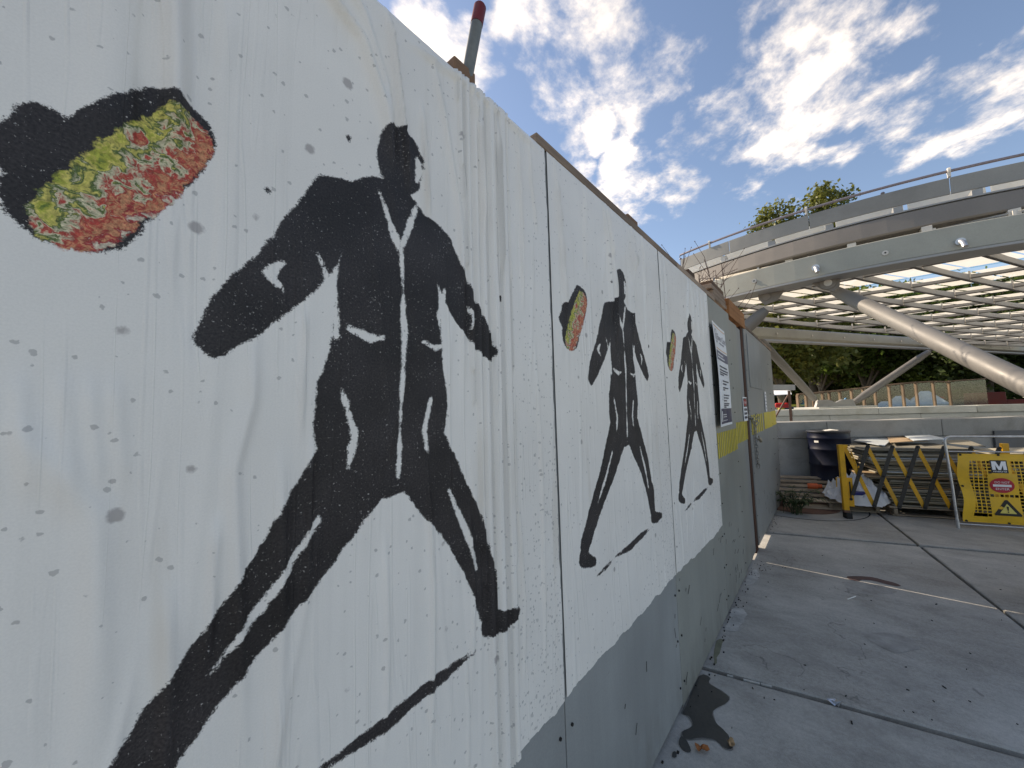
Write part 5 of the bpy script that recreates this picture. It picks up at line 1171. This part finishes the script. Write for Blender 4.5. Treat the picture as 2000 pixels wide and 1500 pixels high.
# ------------------------------------------------------------------ small ground things
def dry_leaf(px, py, size, mat, label, rz):
    p = on_z(px, py); mb = MB(); n = 14; V = [(p[0], p[1], 0.010)]
    for k in range(n):
        a = 2 * math.pi * k / n; q = size * (0.8 + 0.25 * math.cos(a * 2) + 0.16 * math.sin(5 * a + rz) + 0.08 * R.normal())
        V.append((p[0] + q * math.cos(a + rz), p[1] + q * math.sin(a + rz), 0.006 + 0.016 * abs(math.sin(1.5 * a + rz))))
    return obj('dry_leaf', mb.add(V, [(0, 1 + k, 1 + (k + 1) % n) for k in range(n)]), mat, label=label, cat='leaf')
dry_leaf(1371, 1467, 0.026, 'leafbrown', 'orange brown dry leaf on the paving below the wet stain', 0.4)
dry_leaf(1429, 1457, 0.021, 'leaftan', 'pale tan dry leaf at the tip of the wet stain', 1.9)
p = on_z(1625, 1373); mb = MB(); V = [(p[0] + R.normal(0, 0.02), p[1] + R.normal(0, 0.012), 0.004 + abs(R.normal(0, 0.006))) for _ in range(24)]
bm_f = [tuple(R.choice(24, 3, replace=False)) for _ in range(34)]
obj('foil_scrap', mb.add(V, [tuple(int(i) for i in f) for f in bm_f]), 'foil', label='crumpled silver foil scrap on the paving joint', cat='scrap', fixn=False)
st_ = on_z(1655, 1172); obj('straw', MB().tube([(st_[0], st_[1], 0.006), (st_[0] + 0.05, st_[1] + 0.09, 0.007)], 0.004, 6), 'paperscrap', label='short pale stick lying loose on the paving', cat='stick')

# weed growing at the hoarding foot
wd = thing('weed', (0.22, 6.52, 0), 'green leafy weed growing in front of the tilted pallet', 'weed')
sm, lf = MB(), MB()
def leaflet(mb, b, d, l, w):
    d = nrm(d); s_ = nrm(np.cross(d, (0, 0, 1)) + 1e-6); u = np.cross(s_, d); m = b + d * l * 0.5 - np.array([0, 0, 0.03 * l]); t_ = b + d * l - np.array([0, 0, 0.22 * l])
    mb.add([b, m + s_ * w + u * w * 0.3, t_, m - s_ * w + u * w * 0.3, m], [(0, 1, 4), (1, 2, 4), (2, 3, 4), (3, 0, 4)])
R = np.random.default_rng(9)
for k in range(26):
    a = R.uniform(0, 6.28); b = np.array([0.20 + R.normal(0, 0.05), 6.50 + R.normal(0, 0.04), 0.0]); h = R.uniform(0.10, 0.36); out = R.uniform(0.05, 0.22)
    if k == 0: a, h, out = 0.25, 0.24, 0.34
    if k == 1: a, h, out = 0.1, 0.34, 0.24
    tip = b + np.array([math.cos(a) * out, math.sin(a) * out * 0.7, h]); pts = [b + (tip - b) * t + np.array([0, 0, 0.09 * math.sin(math.pi * t)]) for t in np.linspace(0, 1, 7)]
    sm.tube(pts, [0.004, 0.0038, 0.0034, 0.003, 0.0026, 0.002, 0.0014], 5)
    for t in np.linspace(0.25, 1, 9):
        i = min(int(t * 6), 5); q = pts[i] + (pts[i + 1] - pts[i]) * (t * 6 - i); dd = nrm(pts[i + 1] - pts[i]); sd = nrm(np.cross(dd, (0, 0, 1)))
        for sg in (-1, 1): leaflet(lf, q, sd * sg + dd * 0.6 + np.array([0, 0, R.normal(0, 0.25)]), R.uniform(0.045, 0.085), R.uniform(0.008, 0.014))
obj('stems', sm, 'leaf_weed', wd); obj('leaves', lf, 'leaf_weed', wd, fixn=False)

# bare twiggy shrub behind the hoarding
tw = MB()
def twig(p, d, l, r, dep):
    q = p + d * l; m = (p + q) / 2 + RT.normal(0, l * 0.04, 3); tw.tube([p, m, q], [r, r * 0.85, r * 0.65], 5)
    if dep == 0: tw.tube([q, q + d * 0.012], [0.006, 0.003], 5); return
    for _ in range(RT.integers(2, 4)):
        t = RT.uniform(0.35, 1.0); nd = nrm(d + RT.normal(0, 0.42, 3) + np.array([0, 0, 0.12])); twig(p + (q - p) * t, nd, l * RT.uniform(0.45, 0.75), r * 0.6, dep - 1)
RT = np.random.default_rng(4)
for k in range(5):
    b = np.array([-0.50 + RT.normal(0, 0.05), 5.0 + RT.normal(0, 0.12), 1.0]); twig(b, nrm((RT.normal(-0.02, 0.05), RT.normal(0.03, 0.12), 1)), 1.25 + RT.uniform(-0.05, 0.2), 0.014, 3)
sh_ = obj('bare_shrub', tw, 'twig', label='bare reddish twigs of a shrub showing above the hoarding under the canopy', cat='shrub')

# ------------------------------------------------------------------ plexiglass fence
pf = thing('plexiglass_fence', (1.5, 15, 0), 'timber framed clear plexiglass screen fence behind the stairwell wall', 'fence')
PA = at_d(1558, 770, 11.0)[:2]; PB = at_d(1856, 752, 12.3)[:2]
PX = [1558, 1574, 1588, 1607, 1620, 1641, 1664, 1687, 1710, 1738, 1765, 1791, 1825, 1856]
pd = nrm(PB - PA); pn = np.array([-pd[1], pd[0]])
pos = []
for px in PX:
    d = ray(px, 780); t = ((PA - CAM[:2]) @ pn) / (d[:2] @ pn); pos.append(CAM[:2] + d[:2] * t)
topz = [1.76 + 0.21 * i / (len(PX) - 1) for i in range(len(PX))]; topz = [1.75, 1.77, 1.77, 1.80, 1.82, 1.84, 1.87, 1.90, 1.95, 1.98, 2.02, 2.05, 2.07, 2.05]
for i, p in enumerate(pos):
    obj('post', MB().obox((p[0], p[1], topz[i] / 2), (*(pd * 0.024), 0), (*(pn * 0.035), 0), (0, 0, topz[i] / 2)), 'fencewood', pf)
for i in range(len(pos) - 1):
    a, b = pos[i], pos[i + 1]
    obj('rail', MB().beam((a[0], a[1], topz[i] + 0.02), (b[0], b[1], topz[i + 1] + 0.02), 0.07, 0.045), 'fencewood', pf)
    d_ = nrm(b - a); a2, b2 = a + d_ * 0.04, b - d_ * 0.04
    obj('pane', MB().prism([(a2[0], a2[1], 0.4), (b2[0], b2[1], 0.4), (b2[0], b2[1], topz[i + 1] - 0.01), (a2[0], a2[1], topz[i] - 0.01)], (pn[0] * 0.006, pn[1] * 0.006, 0)), 'beige' if i == 1 else 'plexi', pf)
p = pos[-1]; p2 = p + pd * 1.7
obj('rail', MB().beam((p[0], p[1], 2.09), (p2[0], p2[1], 2.16), 0.05, 0.03), 'fencewood', pf)
obj('pane', MB().prism([(p[0] + pd[0] * 0.05, p[1] + pd[1] * 0.05, 0.4), (p2[0], p2[1], 0.4), (p2[0], p2[1], 2.13), (p[0] + pd[0] * 0.05, p[1] + pd[1] * 0.05, 2.06)], (pn[0] * 0.006, pn[1] * 0.006, 0)), 'plexi', pf)

# ------------------------------------------------------------------ beyond: vehicles, tents, bins
def car(px, dep, rz, paint, label, L=4.4, Wd=1.75, H=1.48, taxi=False):
    p = at_d(px, 780, dep); c = np.array([p[0], p[1], 0]); e1 = np.array([math.cos(rz), math.sin(rz), 0]); e2 = np.array([-math.sin(rz), math.cos(rz), 0])
    root = thing('parked_car', c, label, 'car', 'cars parked beyond the fence')
    def ext(prof, w, inset=0.0):
        mb = MB(); return mb.prism([c + e1 * x + e2 * (-w / 2) + EZ * z for x, z in prof], e2 * w)
    h = H; body = [(-L / 2, .32), (L / 2, .32), (L / 2, .62), (L / 2 - .25, .80), (L * .20, .90), (-L * .36, .92), (-L / 2 + .05, .86)]
    obj('body', ext(body, Wd), paint, root, bevel=0.05)
    obj('cabin', ext([(-L * .38, .90), (L * .21, .88), (L * .06, h - .04), (L * .0, h), (-L * .22, h), (-L * .31, h - .08)], Wd * .84), paint, root, bevel=0.05)
    for s in (-1, 1):
        mb = MB(); mb.prism([c + e1 * x + e2 * (s * Wd * .425) + EZ * z for x, z in [(-L * .33, .95), (L * .17, .95), (L * .05, h - .09), (-L * .27, h - .09)]], e2 * s * 0.012); obj('side_window', mb, 'carglass', root)
        for x in (-L * .31, L * .31):
            q = c + e1 * x + e2 * s * (Wd / 2 - .02) + EZ * .32; obj('wheel', MB().tube([q, q - e2 * s * .2], 0.32, 20), 'rubber', root, smooth=True)
    mb = MB(); mb.quad(*[c + e1 * x + e2 * y + EZ * z for x, y, z in ((L * .205, -.62, .93), (L * .205, .62, .93), (L * .075, .58, h - .07), (L * .075, -.58, h - .07))]); obj('windscreen', mb, 'carglass', root, fixn=False)
    mb = MB(); mb.quad(*[c + e1 * x + e2 * y + EZ * z for x, y, z in ((-L * .383, -.60, .97), (-L * .383, .60, .97), (-L * .325, .56, h - .09), (-L * .325, -.56, h - .09))]); obj('rear_window', mb, 'carglass', root, fixn=False)
car(1535, 17, rad(60), 'carpaint_yellow', 'yellow car parked past the hoarding end beside the timber fence')
car(1890, 19, rad(20), 'carpaint_dark', 'dark car parked beyond the fence left of the dark red box', H=1.55)
car(1912, 24, rad(22), 'carpaint_silver', 'blue silver car parked farther back beyond the dark car', H=1.6)
car(1810, 22, rad(24), 'carpaint_silver', 'silver car behind the plexiglass near the red bin', H=1.55)
def tent(px, dep, w, h, label):
    p = at_d(px, 780, dep); root = thing('tent', (p[0], p[1], 0), label, 'tent', 'pale tents behind the plexiglass'); mb = MB()
    r_ = [(p[0] + x * w / 2, p[1] + y * w / 2) for x, y in ((-1, -1), (1, -1), (1, 1), (-1, 1))]
    mb.add([(a, b, h * .72) for a, b in r_] + [(p[0] - w * .1, p[1], h), (p[0] + w * .1, p[1], h)], [(0, 1, 5, 4), (1, 2, 5), (2, 3, 4, 5), (3, 0, 4)]); obj('roof_cloth', mb, 'tent', root)
    mb = MB(); mb.add([(a * 0.98 + p[0] * 0.02, b * 0.98 + p[1] * 0.02, zz) for zz in (0.0, h * .73) for a, b in r_], [(i, (i + 1) % 4, (i + 1) % 4 + 4, i + 4) for i in range(4)]); obj('side_cloth', mb, 'tent', root, fixn=False)
tent(1808, 14.5, 1.1, 1.85, 'pale blue tent behind the plexiglass left of the red bin'); tent(1757, 15.0, 1.0, 1.70, 'smaller pale tent behind the plexiglass'); tent(1728, 15.5, 1.1, 1.50, 'low pale tent behind the left plexiglass panes')
p = at_d(1836, 786, 21); rb = thing('red_bin', (p[0], p[1], 0), 'bright red bin standing by the end of the plexiglass fence', 'bin')
obj('bin_body', MB().lathe((p[0], p[1], 0), [(0.18, 0), (0.21, 1.50), (0.21, 1.55)], 24), 'redbin', rb, smooth=True); obj('bin_lid', MB().lathe((p[0], p[1], 1.55), [(0.23, 0), (0.23, 0.04), (0.15, 0.13), (0.03, 0.15)], 24), 'redbin', rb, smooth=True)
p = at_d(1923, 782, 14.0); bx = thing('red_box', (p[0], p[1], 0), 'large dark red box on the street beyond the stairwell wall', 'box')
obj('shell', MB().obox((p[0], p[1], 0.86), (*(UD * 0.38), 0), (-UD[1] * 0.35, UD[0] * 0.35, 0), (0, 0, 0.86)), 'darkred', bx, bevel=0.02); q = p[:2] + UD * 0.46 
obj('side_hatch', MB().obox((q[0] + UD[0] * 0.2, q[1] + UD[1] * 0.2, 0.72), (*(UD * 0.27), 0), (-UD[1] * 0.3, UD[0] * 0.3, 0), (0, 0, 0.72)), 'darkred', bx, bevel=0.02)
p = at_d(1649, 785, 10.6); bb = MB(); V = []
for i in range(7):
    for j in range(14):
        a = 2 * math.pi * j / 14; t = i / 6; q = 0.10 * math.sin(math.pi * min(t * 0.92 + 0.08, 1)) * (1 + 0.25 * vnoise(math.cos(a) * 2, math.sin(a) * 2, t * 3)); V.append((p[0] + q * math.cos(a), p[1] + q * math.sin(a), UZ + 0.01 + 0.17 * t))
bb.add(V, [(i * 14 + j, i * 14 + (j + 1) % 14, (i + 1) * 14 + (j + 1) % 14, (i + 1) * 14 + j) for i in range(6) for j in range(14)]); bb.tube([(p[0], p[1], UZ + 0.17), (p[0] + 0.04, p[1] - 0.02, UZ + 0.25)], [0.03, 0.018], 8)
obj('blue_bag', bb, 'bluebag', label='light blue plastic bag on the far wall between the two struts', cat='bag', smooth=True)
p = at_d(1524, 783, 15.0); kv = thing('street_stall', (p[0], p[1], 0), 'white and red street stall half hidden by the hoarding end', 'stall')
obj('counter', MB().obox((p[0], p[1], 0.62), (0.32, 0, 0), (0, 0.3, 0), (0, 0, 0.62)), 'white', kv, bevel=0.01); obj('red_goods', MB().obox((p[0] + 0.06, p[1] - 0.05, 1.46), (0.24, 0, 0), (0, 0.2, 0), (0, 0, 0.10)), 'redbin', kv, bevel=0.05)
obj('awning', MB().prism([(p[0] - 0.34, p[1] - 0.35, 1.86), (p[0] + 0.40, p[1] - 0.35, 1.86), (p[0] + 0.30, p[1] + 0.3, 2.16), (p[0] - 0.24, p[1] + 0.3, 2.16)], (0, 0, 0.02)), 'white', kv)
for sx in (-0.28, 0.32): obj('pole', MB().tube([(p[0] + sx, p[1] - 0.28, 0), (p[0] + sx, p[1] - 0.28, 1.88)], 0.015, 8), 'galv', kv)

# ------------------------------------------------------------------ trees
def tree(base, h, rx, rz, zc, nclump, per, leaf, mat, label, seed, lobes=None, trunk_r=0.22, flat_=0.8):
    R = np.random.default_rng(seed); b = np.array([base[0], base[1], 0.0]); root = thing('tree', b, label, 'tree', 'trees beyond the stairwell')
    tr = MB(); top = b + np.array([R.normal(0, .3), R.normal(0, .3), zc + rz * 0.35]); pts = [b + (top - b) * t + R.normal(0, 0.06, 3) * (0 < t < 1) for t in np.linspace(0, 1, 7)]
    tr.tube(pts, [trunk_r * (1 - 0.75 * t) for t in np.linspace(0, 1, 7)], 10)
    lobes = lobes or [(0, 0, zc, rx, rx, rz)]
    C = []
    for _ in range(nclump):
        lx, ly, lz, ax, ay, az = lobes[R.integers(len(lobes))]; u = nrm(R.normal(0, 1, 3)); q = R.uniform(0.35, 1.0) ** 0.5
        q *= 1 + 0.22 * vnoise(u[0] * 2.1 + seed, u[1] * 2.1, u[2] * 2.1)
        C.append(b + np.array([lx + u[0] * ax * q, ly + u[1] * ay * q, lz + u[2] * az * q]))
    for i in range(0, len(C), max(len(C) // 26, 1)):
        p0 = pts[R.integers(2, 7)]; m = (p0 + C[i]) / 2 + R.normal(0, 0.15, 3) + np.array([0, 0, 0.15]); tr.tube([p0, m, C[i]], [trunk_r * 0.32, trunk_r * 0.2, 0.02], 6)
    obj('trunk', tr, 'bark', root, smooth=True)
    n = nclump * per; cc = np.repeat(np.array(C), per, 0); sig = leaf * 1.9
    ctr = cc + R.normal(0, 1, (n, 3)) * np.array([sig, sig, sig * 0.62]); nn_ = R.normal(0, 1, (n, 3)) + np.array([0, 0, 0.9]); nn_ /= np.linalg.norm(nn_, axis=1)[:, None]
    t1 = np.cross(nn_, R.normal(0, 1, (n, 3))); t1 /= np.linalg.norm(t1, axis=1)[:, None]; t2 = np.cross(nn_, t1); sz = leaf * R.uniform(0.55, 1.1, (n, 1))
    V = np.stack([ctr - t1 * sz, ctr - t2 * sz * 0.62 + nn_ * sz * 0.12, ctr + t1 * sz, ctr + t2 * sz * 0.62 + nn_ * sz * 0.12], 1).reshape(-1, 3)
    me = bpy.data.meshes.new('crown'); c0 = np.array([b[0], b[1], zc]); V = V - c0
    me.vertices.add(len(V)); me.vertices.foreach_set('co', V.astype(np.float32).ravel())
    me.loops.add(n * 4); me.loops.foreach_set('vertex_index', np.arange(n * 4, dtype=np.int32)); me.polygons.add(n)
    me.polygons.foreach_set('loop_start', np.arange(0, n * 4, 4, dtype=np.int32)); me.polygons.foreach_set('loop_total', np.full(n, 4, dtype=np.int32)); me.update(calc_edges=True); me.validate()
    me.materials.append(M[mat]); o = bpy.data.objects.new('crown', me); _place(o, tuple(c0), root)
def tpos(px, dep): return at_d(px, 780, dep)[:2]
tree(tpos(1592, 27), 16, 3.4, 4, 13, 300, 34, 0.17, 'leaf_olive', 'tall olive green tree whose twin tops rise above the canopy', 41, lobes=[(-1.4, 0, 15.0, 1.5, 1.5, 1.6), (1.6, 0.4, 15.6, 1.1, 1.3, 1.7), (-2.0, 0, 13.2, 1.9, 2.0, 1.8), (1.5, 0, 13.2, 2.1, 2.0, 1.6), (0, 0, 10.5, 3.0, 3, 2)], trunk_r=0.3)
TR = [(1530, 19, 5.4, 3.4, 2.6, 'leaf_olive', 'yellowish olive tree just past the hoarding end'), (1610, 24, 5.8, 3.6, 3.0, 'leaf_olive', 'broad olive tree behind the left strut'), (1700, 22, 5.6, 3.3, 2.7, 'leaf_green', 'green tree behind the right strut top'),
      (1790, 25, 6.0, 4.0, 3.2, 'leaf_green', 'bright green tree above the plexiglass fence'), (1870, 20, 5.0, 3.2, 2.8, 'leaf_green', 'green tree with sunlit leaves right of the far strut'), (1945, 18, 4.6, 3.4, 2.6, 'leaf_dark', 'dark shaded tree above the dark red box'),
      (2040, 21, 5.2, 3.6, 3.0, 'leaf_dark', 'dark tree at the right edge behind the large strut'), (1660, 31, 4.6, 5.0, 4.4, 'leaf_dark', 'dark deep tree in the back row behind the olive trees'), (1850, 33, 4.8, 6.0, 4.6, 'leaf_dark', 'wide dark tree in the back row behind the bright green tree'), (1530, 32, 4.6, 5.0, 4.4, 'leaf_dark', 'dark back row tree nearest the hoarding end')]
for i, (px, dep, zc, rx, rz, mt, lb_) in enumerate(TR):
    tree(tpos(px, dep), 9, rx, rz, zc, 330, 44, 0.15 if dep < 30 else 0.26, mt, lb_, 60 + i)
